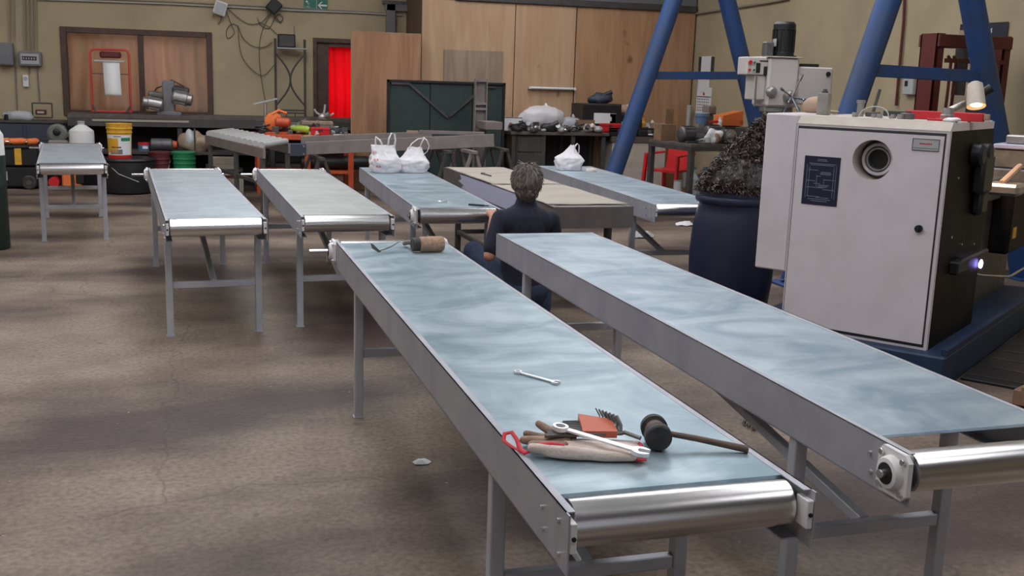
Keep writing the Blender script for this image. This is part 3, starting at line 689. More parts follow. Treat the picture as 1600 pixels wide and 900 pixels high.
# plastic carrier bags
def carrier(name, loc, w_, d_, h_, label, rz=0, handles=(), lean=0, seed=1, prints=False, m='bag', topw=.8, knot=False):
    rt = empty(name, loc, rz, label, 'bag'); n, mz = 64, 40
    def Sf(g, t):
        if knot: prof = math.sin(min(1,t*3.2)*PI/2)*.9*(1-t**1.6)+.10*math.exp(-((t-.9)*5)**2)+.1
        else: prof = .86+.16*math.sin(min(1,t*1.5)*PI)-(1-topw)*max(0,t-.5)/.5
        sq = (abs(math.cos(g))**4+abs(math.sin(g))**4)**-.25*.5+.5
        cr = 1+.16*noise.noise(Vector((math.cos(g)*2.4,math.sin(g)*2.4,t*4+seed*7)))+.10*noise.noise(Vector((math.cos(g)*6,math.sin(g)*6,t*9+seed*3)))+.03*abs(noise.noise(Vector((g*5,t*2,seed))))
        dd = d_/2*(1-.75*max(0,t-.5)/.5) if not knot else d_/2
        return Vector((w_/2*prof*sq*cr*math.cos(g)+lean*t*t*w_, dd*prof*sq*cr*math.sin(g), h_*t*(1+.06*noise.noise(Vector((g*2,seed,t*2))))))
    vs = [Sf(2*PI*i/n, j/mz) for j in range(mz+1) for i in range(n)]
    for v in vs: v.z = max(v.z,.001)
    fs = [(j*n+i,j*n+(i+1)%n,(j+1)*n+(i+1)%n,(j+1)*n+i) for j in range(mz) for i in range(n)]
    fs.append(tuple(range(n-1,-1,-1))); 
    if True: fs.append(tuple(range(mz*n,mz*n+n)))
    MB().add(vs,fs).build('bag_body',m,rt,True,0)
    for hp in handles: MB().tube([Vector(q) for q in hp],[.022,.016,.012,.010,.010,.012,.016,.022][:len(hp)] if len(hp) <= 8 else .012,10,flat=.35).build('handle',m,rt,True,0)
    if prints:
        for (g,t) in prints:
            for (dg,dt,sg_,st_) in ((-.1,0,.035,.030),(.0,.0,.02,.012),(.1,0,.035,.030),(0,.028,.12,.008),(0,-.028,.12,.008)):
                k = 4; q = []
                for jj in range(k+1):
                    for ii in range(k+1):
                        p = Sf(g+dg+(ii/k-.5)*sg_*2, t+dt+(jj/k-.5)*st_*2); nn = Vector((p.x,p.y,0)).normalized(); q.append(p+nn*.0015)
                MB().add(q,[(jj*(k+1)+ii,jj*(k+1)+ii+1,(jj+1)*(k+1)+ii+1,(jj+1)*(k+1)+ii) for jj in range(k) for ii in range(k)]).build('red_print','bagred',rt)
    return rt
carrier('carrier_bag',(1.605,9.84,T),.29,.20,.25,'white carrier bag with three red marks, left of the pair',.15,
        [[(-.09,0,.22),(-.10,0,.28),(-.095,0,.33),(-.06,-.01,.30),(-.03,-.01,.24)],[(.02,0,.24),(.03,-.01,.32),(.055,0,.365),(.085,0,.355),(.095,0,.30),(.085,0,.23)]],lean=-.10,seed=1,prints=[(-2.2,.25),(-2.3,.5),(-2.4,.74)],topw=.9)
carrier('carrier_bag',(1.875,9.86,T),.27,.21,.235,'white carrier bag with open loop handle, right of the pair',-.1,
        [[(-.06,0,.19),(-.02,0,.27),(.04,0,.315),(.08,0,.32),(.10,0,.33)],[(.09,0,.33),(.125,0,.30),(.145,0,.25),(.13,0,.20),(.09,0,.165)],[(.10,0,.33),(.07,0,.27),(.05,0,.20)]],lean=.05,seed=5,topw=.6)
carrier('carrier_bag',(3.55,10.22,T),.27,.20,.25,'knotted white plastic bag with one raised loop, sagging',0,
        [[(-.03,0,.10),(.01,0,.17),(.05,0,.24),(.085,0,.27),(.105,0,.25),(.105,0,.18),(.08,0,.10)],[(.0,0,.10),(.035,0,.17),(.065,0,.24),(.085,0,.27)]],seed=8,topw=.25,lean=.12)
tr_ = empty('tape_roll',(3.735,10.05,T),0,'flat cream roll of tape beside the knotted bag','tape')
MB().lathe([(0,.052),(.1,.056),(.9,.056),(1,.052)],(0,0,0),(0,0,.028),28).build('tape','cloth',tr_,True,30); MB().cyl((0,0,.028),(0,0,.032),.03,n=20).build('core','white',tr_)
tag(MB().cyl((3.66,10.2,T),(3.66,10.2,T+.035),.028,.03,n=18).cyl((3.66,10.2,T+.035),(3.66,10.2,T+.042),.033,n=18).build('plastic_cup','clearbag',None,True),'small clear plastic cup behind the tape roll','cup')
# litter on the floor
def scrap(name, loc, r, m, label, seed, h=.02, cat='litter'):
    n = 11; pts = []; 
    for i in range(n): g = 2*PI*i/n; rr = r*(1+.35*noise.noise(Vector((math.cos(g)*2,math.sin(g)*2,seed)))); pts.append((rr*math.cos(g),rr*.7*math.sin(g)))
    vs = [(0,0,h)]+[(x*.5,y*.5,h*.8+.3*h*random.random()) for x,y in pts]+[(x,y,.002+.35*h*random.random()) for x,y in pts]
    fs = [(0,1+i,1+(i+1)%n) for i in range(n)]+[(1+i,1+n+i,1+n+(i+1)%n,1+(i+1)%n) for i in range(n)]
    o = MB().add(vs,fs).build(name,m,None,False); o.location = (*loc,0); md = o.modifiers.new('t','SOLIDIFY'); md.thickness = .002; return tag(o,label,cat)
scrap('paper_scrap',(.887,4.37),.042,'paper','crumpled white paper scrap on open floor beside the near table',2.,.02)
scrap('plastic_scrap',(4.62,10.7),.14,'clearbag','crumpled clear plastic on the floor left of the blue barrel',5.,.07)
scrap('plastic_scrap',(5.55,11.6),.12,'paper','crumpled white wrapper lying below the far right roller',8.,.05)
scrap('plastic_scrap',(3.0,10.2),.08,'clearbag','thin clear wrapper on the floor beneath the middle tables',9.,.03)
def curl(p, r, turns, pitch, th, seed, axis=None, n=14):
    rnd = random.Random(seed); ax = Vector(axis or (rnd.uniform(-1,1),rnd.uniform(-1,1),rnd.uniform(-.4,1))).normalized(); x = ax.orthogonal().normalized(); y = ax.cross(x)
    N = int(n*turns); ph = rnd.uniform(0,6.28); vs = []; fs = []; 
    for i in range(N+1):
        g = 2*PI*i/n+ph; c = Vector(p)+ax*(i/n*pitch)+(x*math.cos(g)+y*math.sin(g))*r*(1+.3*i/N)
        vs += [c-ax*th, c+ax*th]
    for i in range(N): fs.append((2*i,2*i+1,2*i+3,2*i+2))
    return vs, fs
mb = MB()
for i in range(26): v,f = curl((2.63+random.uniform(-.05,.05),4.54+random.uniform(-.06,.06),.012),random.uniform(.008,.02),1.3,.01,.002,i,axis=(random.uniform(-1,1),random.uniform(-1,1),.2),n=8); mb.add(v,f)
tag(mb.build('swarf_tuft','dsteel'),'small tangle of dark swarf on the floor between the near tables','swarf',kind='stuff')
mb = MB(); rnd = random.Random(3)
for i in range(220):
    x, y = rnd.uniform(-2.5,4), rnd.uniform(2.5,11); r_ = rnd.uniform(.002,.006); mb.box(x-r_,y-r_*.6,0,x+r_,y+r_*.6,r_*.5,rot=rnd.uniform(0,3))
tag(mb.build('floor_chips','card'),'tiny pale chips scattered over the concrete floor','chips',kind='stuff')

# ================================================================== BARREL OF SWARF
bx = Vector((3.72,6.95,0))
br = empty('plastic_barrel',bx,0,'dark blue plastic drum heaped with steel swarf beside the machine','barrel')
MB().lathe([(0,.25),(.02,.27),(.10,.285),(.30,.305),(.5,.312),(.70,.300),(.84,.278),(.90,.262),(.915,.268),(.925,.278),(.945,.282),(.965,.278),(.97,.268),(1,.268),(1,.255),(.9,.25)],(0,0,0),(0,0,.93),56,False).build('drum_body','barrel',br,True,50)
MB().lathe([(0,.286),(.3,.292),(.7,.292),(1,.286)],(0,0,.855),(0,0,.90),56).build('rim_ring','barrel',br,True,40)
core = MB().lathe([(0,.25),(.2,.30),(.45,.23),(.7,.13),(.9,.06),(1,.02)],(.04,.02,.86),(.20,.04,1.38),40); sv = Vector((3,1,2))
core.v = [v+Vector((noise.noise(v*9),noise.noise(v*9+sv),noise.noise(v*9-sv)))*.05 for v in core.v]
core = core.build('swarf_core','swarfcore',None,True,0)
core.location = bx; tag(core,'dense dark core of the swarf heap inside the blue drum','swarf','swarf heap in the drum','stuff')
mb = MB(); rnd = random.Random(11)
for i in range(7000):
    g = rnd.uniform(0,2*PI); h = 1-math.sqrt(rnd.random()); h = h if rnd.random() > .25 else rnd.random()
    rr = (1-h)**.8*rnd.uniform(.82,1.1)+.03
    p = Vector((.03+.19*h+(.30+.06*h)*rr*math.cos(g), .02+.27*rr*math.sin(g), .93+.54*h))
    if p.y > .12: continue
    v,f = curl(p,rnd.uniform(.006,.024),rnd.uniform(.4,2.0),rnd.uniform(.006,.026),rnd.uniform(.0012,.0034),i+100,n=8); mb.add(v,f)
sw = mb.build('swarf_curls','swarf'); sw.location = bx; tag(sw,'tangled steel turnings heaped above the blue drum rim','swarf','swarf heap in the drum','stuff')

# ================================================================== LATHE
lt = empty('lathe',(4.03,5.08,0),-math.radians(53.13),'large off-white lathe on a blue base with round spindle opening','lathe')
HX, HZ, HR = -.42, 1.286, .118
def holed(x0,z0,x1,z1,y0,y1,r):
    n = 64; mb = MB(); vs = []; fs = []
    for yy in (y0,y1):
        for i in range(n):
            g = 2*PI*(i+.5)/n; c, s_ = math.cos(g), math.sin(g); t = min((x1-HX)/c if c > 0 else (x0-HX)/c, (z1-HZ)/s_ if s_ > 0 else (z0-HZ)/s_)
            vs += [(HX+r*c,yy,HZ+r*s_),(HX+t*c,yy,HZ+t*s_)]
    for i in range(n):
        j = (i+1)%n; a, b_, c_, d = 2*i, 2*i+1, 2*j+1, 2*j; o = 2*n
        fs += [(a,b_,c_,d),(o+a,o+d,o+c_,o+b_),(a,d,o+d,o+a),(b_,o+b_,o+c_,c_)]
        ab, cd = Vector(vs[b_]), Vector(vs[c_])
        if abs(ab.x-cd.x) > 1e-6 and abs(ab.z-cd.z) > 1e-6:
            cx = x1 if max(ab.x,cd.x) > HX and abs(max(ab.x,cd.x)-x1) < 1e-6 else x0; cz = z1 if abs(max(ab.z,cd.z)-z1) < 1e-6 else z0
            k = len(vs); vs += [(cx,y0,cz),(cx,y1,cz)]; fs += [(b_,k,c_),(o+b_,o+c_,k+1),(b_,o+b_,k+1,k),(k,k+1,o+c_,c_)]
    return mb.add(vs,fs)
p = holed(-.90,.2,0,1.475,0,.04,HR); p.box(-.90,.04,.2,-.87,1.0,1.475); p.box(-.90,.97,.2,0,1.0,1.475); 
p.prism([(0,1.475),(.04,1.52),(1.0,1.52),(1.0,1.475)],(-.90,0,0),(0,1,0),(0,0,1),(.90,0,0))
hs_ = p.build('headstock_casing','lathe',lt)
MB().box(-.885,.045,1.52,-.01,.985,1.526,b=.002).build('top_plate','lathetop',lt)
MB().prism([(0,1.478),(.041,1.523),(.045,1.521),(.0,1.472)],(-.902,-.002,0),(0,1,0),(0,0,1),(.904,0,0)).build('bevelled_top_edge','lathetop',lt)
MB().box(-1.11,.002,.55,-.903,.6,1.53,b=.008).build('gear_cover','lathe',lt)
MB().box(-.002,.04,.2,.004,1.0,1.475).build('side_cover','darkside',lt)
holed(-.893,.215,-.017,1.463,-.0015,-.0002,HR).build('door_gap','dark',lt)
dd = holed(-.885,.235,-.026,1.447,-.012,-.002,HR).build('cabinet_door','lathe',lt)
MB().cyl((-.11,-.03,.913),(-.11,-.012,.913),.022,n=20).build('lock','black',dd); MB().box(-.116,-.042,.893,-.104,-.028,.933,b=.002).build('lock_key','black',dd)
rg = MB().lathe([(0,HR),(1,HR)],(HX,-.006,HZ),(HX,.15,HZ),48,False).build('recess_wall','lathetop',lt,True,0)
MB().cyl((HX,.15,HZ),(HX,.152,HZ),HR,n=48).build('recess_back','dsteel',rg)
MB().lathe([(0,.100),(.75,.100),(1,.094),(1,.078),(0,.076)],(HX,.148,HZ),(HX,.085,HZ),48,False).build('spindle_ring','lathe',lt,True,40)
MB().lathe([(0,.070),(1,.070),(1,.060),(0,.060)],(HX,.148,HZ),(HX,.095,HZ),40,False).build('spindle_sleeve','alu',rg,True,30)
MB().cyl((HX,.135,HZ),(HX,.14,HZ),.075,n=40).build('spindle_bore','black',rg)
pl = MB().box(-.83,-.016,.99,-.606,-.0125,1.286,b=.001).build('specification_plate','plate',dd)
ln = MB()
for (x0,x1,z) in ((-.745,-.69,1.266),(-.75,-.685,1.258),(-.80,-.63,1.24),(-.79,-.64,1.232),(-.80,-.74,1.20),(-.72,-.66,1.19),(-.725,-.655,1.183),(-.722,-.66,1.176),(-.75,-.72,1.165),(-.70,-.63,1.145),(-.81,-.75,1.135),(-.76,-.72,1.12),(-.73,-.665,1.112),(-.735,-.67,1.105),(-.73,-.68,1.098),(-.81,-.70,1.095),(-.70,-.625,1.085),(-.80,-.72,1.04),(-.74,-.66,1.035),(-.79,-.65,1.024),(-.77,-.67,1.013)): ln.box(x0,-.0172,z,x1,-.016,z+.003)
for (x,z0,z1) in ((-.81,1.03,1.235),(-.628,1.03,1.235),(-.795,1.04,1.225),(-.642,1.04,1.225),(-.70,1.12,1.15),(-.745,1.10,1.17)): ln.box(x,-.0172,z0,x+.002,-.016,z1)
ln.build('etched_diagram','plateline',pl)
p2 = MB().box(-.197,-.016,1.36,-.047,-.0125,1.428,b=.001).build('maker_plate','lgrey',dd)
fr = MB(); 
for (x0,z0,x1,z1) in ((-.197,1.36,-.194,1.428),(-.05,1.36,-.047,1.428),(-.197,1.425,-.047,1.428),(-.197,1.36,-.047,1.363),(-.19,1.374,-.054,1.376)): fr.box(x0,-.0175,z0,x1,-.016,z1)
fr.build('plate_border','ink',p2)
rw = MB(); x = -.157
for wdt in (.008,.006,.008,.005,.008,.007,.008): rw.box(x,-.0175,1.396,x+wdt,-.016,1.404); x += wdt+.003
rw.build('red_lettering','redtrim',p2)
MB().box(-1.2,-.105,0,.136,2.7,.20,b=.01).build('base_tray','dblue',lt)
MB().box(-.85,.7,.2,-.15,2.6,.95).build('bed_pedestal','dsteel',lt)
MB().box(.10,-.06,.2,.136,2.7,.235).build('tray_lip','dblue',lt)
# side details
g = MB(); g.lathe([(0,.05),(.2,.065),(.8,.065),(1,.05)],(.0,.50,1.33),(.08,.50,1.33),22); g.lathe([(0,.05),(.2,.065),(.8,.065),(1,.05)],(.0,.68,1.33),(.08,.68,1.33),22); g.box(.0,.55,1.08,.08,.80,1.33,b=.03); g.box(.0,.62,.95,.07,.78,1.10,b=.03); g.build('black_guard','black',lt,True,40)
for (y,z) in ((.25,.85),(.25,1.2),(.5,.78),(.8,.75)): MB().cyl((0,y,z),(.012,y,z),.008,n=8).build('screw','steel',lt)
MB().box(.0,.28,.62,.06,.52,.70,b=.01).build('lever_box','black',lt)
MB().tube([(.02,.3,.66),(.06,.4,.70),(.09,.8,.72)],.012,8).build('gear_lever','dsteel',lt,True)
MB().box(-.75,1.0,.95,-.10,2.7,1.10,b=.01).build('lathe_bed','dsteel',lt)
MB().lathe([(0,.16),(.3,.16),(.3,.13),(1,.13)],(-.4,1.0,1.286),(-.4,1.22,1.286),36).build('chuck','alu',lt,True,30)
cr = MB().box(-.85,2.0,1.05,.10,2.5,1.16,b=.01).build('carriage','dsteel',lt)
MB().box(-.25,2.05,1.16,.06,2.35,1.30,b=.01).build('tool_post_slide','dsteel',lt)
MB().box(-.22,2.02,1.302,.10,2.4,1.335,b=.006).build('slide_plate','film',lt)
MB().box(-.16,2.1,1.335,.0,2.25,1.40,b=.01).build('tool_post','alu',lt)
MB().lathe([(0,.028),(.75,.028),(.8,.022),(1,.02)],(-.02,2.16,1.335),(-.02,2.16,1.50),18).build('tool_post_bolt','tan',lt,True,30)
MB().tube([(.0,1.4,1.10),(.02,1.6,1.16),(.03,1.75,1.20)],.022,8).build('cross_slide_handle','tan',lt,True)
MB().box(-.10,1.35,1.02,.12,1.60,1.10,b=.02).build('saddle_wing','alu',lt)
MB().box(-.16,1.9,.55,-.01,2.5,1.02,b=.02).build('apron','darkside',lt)
MB().box(-.011,1.98,.66,-.005,2.08,.74).build('apron_label','yellow',lt)
MB().tube([(.0,.99,.53),(.02,1.1,.51),(.02,1.86,.40),(.02,1.95,.395),(.02,2.5,.40),(.02,2.68,.42)],.009,8).build('control_rail','steel',lt,True)
MB().ell((.022,.995,.60),(.012,.016,.03),12,8).build('violet_indicator_lamp','blueled',lt,True,0)
MB().ell((.022,.955,.60),(.006,.008,.02),12,8).build('violet_indicator_lamp','blueled',lt,True,0)
# work lamp
lm = MB().tube([(-.40,1.10,1.40),(-.36,1.2,1.56),(-.28,1.33,1.62)],.022,10).build('lamp_arm','alu',lt,True)
MB().lathe([(0,.028),(.08,.048),(.3,.053),(1,.06)],(-.21,1.26,1.76),(-.17,1.20,1.605),28,False).build('lamp_shade','lathetop',lm,True,40)
MB().lathe([(0,.02),(.4,.036),(.6,.036),(1,.02)],(-.172,1.205,1.622),(-.17,1.2,1.607),20).build('lamp_bulb','bulb',lm,True,0)
MB().lathe([(0,.03),(1,.03)],(-.18,1.31,1.68),(-.12,1.33,1.73),16).build('lamp_knob','black',lm,True,30)
sl = bpy.data.lights.new('lathe_lamp_light','SPOT'); sl.energy = 22; sl.color = (1,.62,.3); sl.spot_size = 1.9; sl.shadow_soft_size = .04
so = bpy.data.objects.new('lathe_lamp_light',sl); C.objects.link(so); so.parent = lt; so.location = (-.16,1.19,1.565)
so.rotation_euler = Vector((.12,.35,-.9)).to_track_quat('-Z','Y').to_euler()
# things on top of the lathe
def on_lathe(x,y,z=1.527): return lt.matrix_basis @ Vector((x,y,z))
bpy.context.view_layer.update()
Rz = lt.rotation_euler.z
def LT(name,label,cat,x,y,z=1.527): return empty(name, Matrix.Translation(Vector((4.03,5.08,0))) @ Matrix.Rotation(Rz,4,'Z') @ Vector((x,y,z)), Rz, label, cat)
t = LT('steel_block','tall bright steel block standing on the left of the machine top','metal block',-.86,.30)
MB().box(-.035,-.03,0,.035,.03,.135,b=.003).build('block','alu',t); MB().lathe([(0,.02),(.5,.02),(.5,.012),(1,.012)],(0,0,.135),(0,0,.16),14).build('block_screw','dsteel',t,True,30)
t = LT('steel_stub','small round steel stub standing beside the taller block','metal block',-.66,.40)
MB().lathe([(0,.022),(.8,.022),(.82,.028),(1,.028)],(0,0,0),(0,0,.10),18).build('stub','alu',t,True,30)
t = LT('tool_bit','upright dark tool rod leaning on the machine top','tool',-.60,.46)
MB().tube([(0,0,.02),(.03,0,.17)],.011,8).build('rod','dsteel',t,True); MB().box(-.04,-.03,0,.04,.03,.03,b=.005).build('rod_base','dsteel',t)
t = LT('face_cover','brown leather-like cap lying on the machine top behind the steel block','cap',-1.0,.55,1.532)
MB().ell((0,0,.045),(.09,.08,.065),20,12,.2,8,1).build('cap_crown','tan',t,True,0); MB().ell((.1,-.03,.012),(.06,.05,.010),16,8).build('cap_brim','tan',t,True,0)
t = LT('cable_coil','thin pale wire loop arched over loose parts on the machine','wire',-.54,.30)
MB().tube([(.09*math.cos(a/12*PI),.02*math.sin(a/4),.005+.06*math.sin(a/12*PI)) for a in range(13)],.004,6).build('wire','lgrey',t,True)
for i,(x,y,s_,lb) in enumerate(((-.62,.2,.02,'left of the arched wire'),(-.52,.24,.016,'under the arched wire'),(-.47,.2,.018,'just right of the arched wire'),(-.42,.3,.017,'midway along the machine top'),(-.36,.24,.02,'beside the round gear wheel'),(-.39,.16,.012,'nearest the front edge'))):
    t = LT('hex_nut','worn steel nut '+lb,'nut',x,y)
    MB().lathe([(0,s_*.9),(.1,s_),(.9,s_),(1,s_*.9)],(0,0,0),(0,0,s_*1.3),6).build('nut_body','alu',t); MB().cyl((0,0,s_*1.3),(0,0,s_*1.32),s_*.5,n=12).build('bore','black',t)
t = LT('gear','small dark gear wheel lying on the machine top centre','gear',-.33,.28)
MB().lathe([(0,.038),(.1,.042),(.9,.042),(1,.036)],(0,0,0),(0,0,.035),24).build('gear_body','dsteel',t); MB().cyl((0,0,.035),(0,0,.045),.02,n=16).build('hub','dsteel',t)
t = LT('angle_bar','long dark teal metal bar lying along the back of the machine top','metal bar',-.32,.72)
MB().box(-.30,0,0,.30,.03,.035,b=.003).build('bar','green',t); MB().box(-.30,.03,0,.30,.06,.006).build('bar_flange','green',t)
t = LT('red_steel_bar','long red painted steel bar on the machine top','metal bar',-.21,.42)
MB().box(-.17,-.03,0,.28,.03,.05,b=.004).build('bar','redtrim',t); MB().box(.281,-.02,.01,.31,.02,.045,b=.003).build('bar_tip','tan',t)
t = LT('red_plate','short red plate in front of the long red bar','metal plate',-.12,.22)
MB().box(-.07,-.03,0,.06,.02,.014,b=.003).build('plate','redtrim',t); MB().box(-.05,-.01,.014,-.03,.01,.018).build('plate_boss','redst',t)
t = LT('bearing_stack','stack of two worn steel bearings in front of the red bar','bearing',-.10,.28)
MB().lathe([(0,.04),(.45,.04),(.5,.034),(1,.032)],(0,0,0),(0,0,.075),22).build('bearing_rings','alu',t,True,30); MB().cyl((0,0,.075),(0,0,.077),.018,n=16).build('bearing_bore','black',t)
t = LT('oily_rag','crumpled whitish rag at the right corner of the machine top','rag',-.0-.04,.14)
MB().ell((0,0,.008),(.05,.03,.014),18,8,.5,30,3).build('rag_fold','paper',t,True,0)

# pallet at far right
mt = empty('added_dark_mat',(4.03,5.08,0),-math.radians(53.13),'added black mat darkening the floor along the lathe base','mat')  # added mat, blackens the floor beside the lathe base
MB().box(.15,.25,0,.50,2.7,.018,b=.004).build('added_mat_sheet','black',mt)
for i in range(9): MB().box(.17,.35+i*.26,.018,.48,.37+i*.26,.022).build('added_mat_rib','rubber',mt)
pt = empty('pallet',(5.0,4.42,0),.5,'brown wooden pallet on the floor beyond the near right conveyor','pallet')
for i in range(6): MB().box(-.6,-.5+i*.17,.105,.6,-.38+i*.17,.128,b=.003).build('top_plank','pallet',pt)
for y in (-.5,-.04,.42): MB().box(-.6,y,.02,.6,y+.09,.105,b=.004).build('stringer','pallet',pt)
for x in (-.55,0,.45): MB().box(x,-.5,0,x+.1,.51,.02,b=.003).build('bottom_plank','pallet',pt)

# ================================================================== DRILLING MACHINE
DY = 9.0
dr_ = empty('drilling_machine',(5.28,9.15,0),-.15,'off-white column drilling machine with black motor and star handle','drill press')
def dz(py): return at(1225,py,DY).z
MB().cyl((.12,.12,0),(.12,.12,1.62),.07,n=28).build('column','alu',dr_,True,30)
MB().box(-.25,-.25,0,.3,.3,.10,b=.02).build('foot_plate','drill',dr_)
MB().box(-.26,-.25,.9,.12,.05,.95,b=.01).build('work_table','dsteel',dr_)
MB().box(-.20,-.20,1.50,.10,.20,1.955,b=.02).build('head_casing','drill',dr_)
MB().box(-.215,-.215,1.955,.115,.215,1.965,b=.003).build('head_lid','lathetop',dr_)
m_ = MB().lathe([(0,.13),(.04,.13),(.05,.105),(.12,.105),(.14,.098),(.75,.098),(.78,.104),(.93,.104),(1,.085)],(.0,0,1.965),(.0,0,2.29),32).build('motor','black',dr_,True,30)
for i in range(14):
    a = 2*PI*i/14; MB().box(.097,-.004,2.01,.108,.004,2.22).build('cooling_fin','black',m_); m_.children[-1].rotation_euler = (0,0,a)
MB().box(-.105,-.075,2.06,-.098,.02,2.13).build('motor_label','lgrey',m_)
MB().box(-.20,-.08,1.965,-.12,.03,2.10,b=.01).build('capacitor_box','dsteel',dr_)
MB().box(-.40,-.16,1.79,-.19,.10,1.955,b=.008).build('control_box','drill',dr_)
MB().box(-.31,-.14,1.56,-.20,.10,1.79,b=.008).build('feed_housing','drill',dr_)
MB().box(.11,-.16,1.53,.45,.12,1.88,b=.012).build('gearbox_cover','drill',dr_)
MB().box(.14,-.1,1.88,.33,.05,1.91,b=.004).build('cover_cap','black',dr_)
for (x,z) in ((.40,1.82),(.39,1.62)): MB().cyl((x,-.175,z),(x,-.16,z),.022,n=14).build('cover_knob','black',dr_)
for (x,z,mm,r_) in ((-.37,1.905,'redpl',.018),(-.375,1.835,'redpl',.011),(-.33,1.905,'grn',.010),(-.33,1.835,'grn',.010)): MB().cyl((x,-.178,z),(x,-.16,z),r_,n=14).build('push_button',mm,dr_)
for (x0,x1,z0,z1) in ((-.31,-.27,1.81,1.90),(-.235,-.20,1.79,1.87),(-.28,-.20,1.915,1.925)): MB().box(x0,-.165,z0,x1,-.16,z1).build('display_window','black',dr_)
hb_ = MB().lathe([(0,.065),(.6,.06),(1,.04)],(.02,-.20,1.60),(.02,-.27,1.60),24).build('star_handle_hub','alu',dr_,True,30)
for a in (1.25,-1.05,-.2,-2.1,2.6):
    e = Vector((math.cos(a),-.15,math.sin(a))); k_ = .22 if a in (1.25,-2.1) else .15
    MB().tube([Vector((.02,-.265,1.60)),Vector((.02,-.265,1.60))+e*k_],.009,8).build('handle_spoke','chrome',hb_,True)
    MB().tube([Vector((.02,-.265,1.60))+e*(k_*.72),Vector((.02,-.265,1.60))+e*k_],.016,8).build('handle_grip','chrome',hb_,True)
MB().lathe([(0,.055),(.5,.05),(1,.03)],(-.16,-.20,1.64),(-.16,-.26,1.64),22).build('fine_feed_knob','alu',dr_,True,30)
MB().box(-.20,-.17,1.45,-.02,-.02,1.50,b=.008).build('quill_collar','alu',dr_)
MB().lathe([(0,.05),(.4,.05),(.5,.035),(1,.015)],(-.1,-.1,1.45),(-.1,-.1,1.30),20).build('chuck','dsteel',dr_,True,30)
MB().tube([(-.30,-.16,1.78),(-.30,-.17,1.50)],.01,6).build('depth_rod','steel',dr_)

# ================================================================== BLUE GANTRY FRAMES
def gantry(Y, ax0, ay0, ax1, ay1, bx0, by0, bx1, by1, cy0, cy1, label, rz=0):
    L0, L1, R0, R1 = at(ax0,ay0,Y), at(ax1,ay1,Y), at(bx0,by0,Y), at(bx1,by1,Y)
    def ext(a,b,z): t = (z-a.z)/(b.z-a.z); return a+(b-a)*t
    # where the legs meet
    sl = (L0.x-L1.x)/(L0.z-L1.z); sr = (R0.x-R1.x)/(R0.z-R1.z); za = L0.z+(R0.x-L0.x)/(sl-sr); za = min(za,4.35)
    rt = empty('gantry_frame',(ext(L0,L1,0).x,Y,0),0,label,'gantry'); o = Vector(rt.location)
    rr = .105
    for (a,b_) in ((L0,L1),(R0,R1)):
        p0, p1 = ext(a,b_,0.02), ext(a,b_,za-.05); MB().cyl(p0-o,p1-o,rr,n=28).build('tube_leg','blue',rt,True,30)
        MB().box(p0.x-o.x-.16,-.16,0,p0.x-o.x+.16,.16,.02,b=.003).build('foot_plate','blue',rt)
    c0, c1_ = at(cy0[0],cy0[1],Y), at(cy1[0],cy1[1],Y)
    MB().beam(c0-o,c1_-o,.07,.095 if Y > 10 else .105,b=.004).build('cross_beam','blue',rt)
    xm = (ext(L0,L1,za).x+ext(R0,R1,za).x)/2-o.x
    MB().box(xm-.25,-.15,za-.12,xm+.25,.15,za+.05,b=.01).build('top_plate','blue',rt)
    return rt
gantry(12.,1053,0,975,225,1136,0,1176,165,(1018,118),(1168,118),'blue tubular A-frame of the gantry nearest the calendar')
gantry(8.,1389,0,1334,160,1518,0,1556,205,(1366,110),(1548,121),'blue tubular A-frame of the gantry behind the lathe')

# ================================================================== RED PRESS, POSTER, SWITCH
rp = empty('hydraulic_press',(6.6,8.5,0),0,'dark red steel press frame behind the right gantry leg','press')
ox = 6.6
a, c = at(1453,52,8.5), at(1560,52,8.5); zt_ = a.z
for x in (a.x,c.x-.02):
    l_ = MB().box(x-ox,-.12,0,x-ox+.08,-.10,zt_,b=.002).box(x-ox,-.12,0,x-ox+.015,.12,zt_,b=.002).box(x-ox,.10,0,x-ox+.08,.12,zt_,b=.002).build('upright_channel','redst',rp)
MB().box(a.x-ox,-.15,zt_-.12,c.x-ox+.05,-.12,zt_-.01,b=.004).build('head_beam','redst',rp)
MB().box(a.x-ox,.12,zt_-.12,c.x-ox+.05,.15,zt_-.01,b=.004).build('head_beam','redst',rp)
MB().box(a.x-ox+.1,-.14,zt_-.26,c.x-ox,-.11,zt_-.22,b=.003).build('ram_guide','redst',rp)
for dx in (.16,.22): MB().tube([(a.x-ox+dx-.04,-.13,zt_-.2),(a.x-ox+dx,-.13,zt_-.24),(a.x-ox+dx,-.13,zt_-.5),(a.x-ox+dx-.02,-.13,.9)],.014,8).build('return_rod','redst',rp,True)
MB().box(a.x-ox,-.14,.8,c.x-ox+.05,.14,.92,b=.006).build('press_bed','redst',rp)
MB().cyl(((a.x+c.x)/2-ox,0,zt_-.12),((a.x+c.x)/2-ox,0,zt_-.55),.06,n=20).build('ram_cylinder','dsteel',rp,True,30)
for x in (a.x-ox-.05,c.x-ox-.03): MB().box(x,-.3,0,x+.16,.3,.06,b=.005).build('press_foot','redst',rp)
pq, pr_ = xr(1500,38,XR-.02), xr(1575,36,XR-.02)
ps = empty('machine_poster',(XR-.012,(pq.y+pr_.y)/2,pq.z-.9),0,'tall dark poster on the wall behind the red press','poster')
hw = abs(pq.y-pr_.y)/2
MB().box(-.004,-hw,0,0,hw,.9,b=.001).build('poster_sheet','ink',ps)
MB().box(-.006,hw*.35,.0,-.004,hw,.84).build('poster_picture','plypatch',ps)
MB().box(-.006,-hw,.05,-.004,-hw*.6,.62).build('red_band','redst',ps)
for z in (.66,.5,.36): MB().box(-.006,-hw*.55,z,-.0041,-hw*.25,z+.012).build('poster_caption','lgrey',ps)
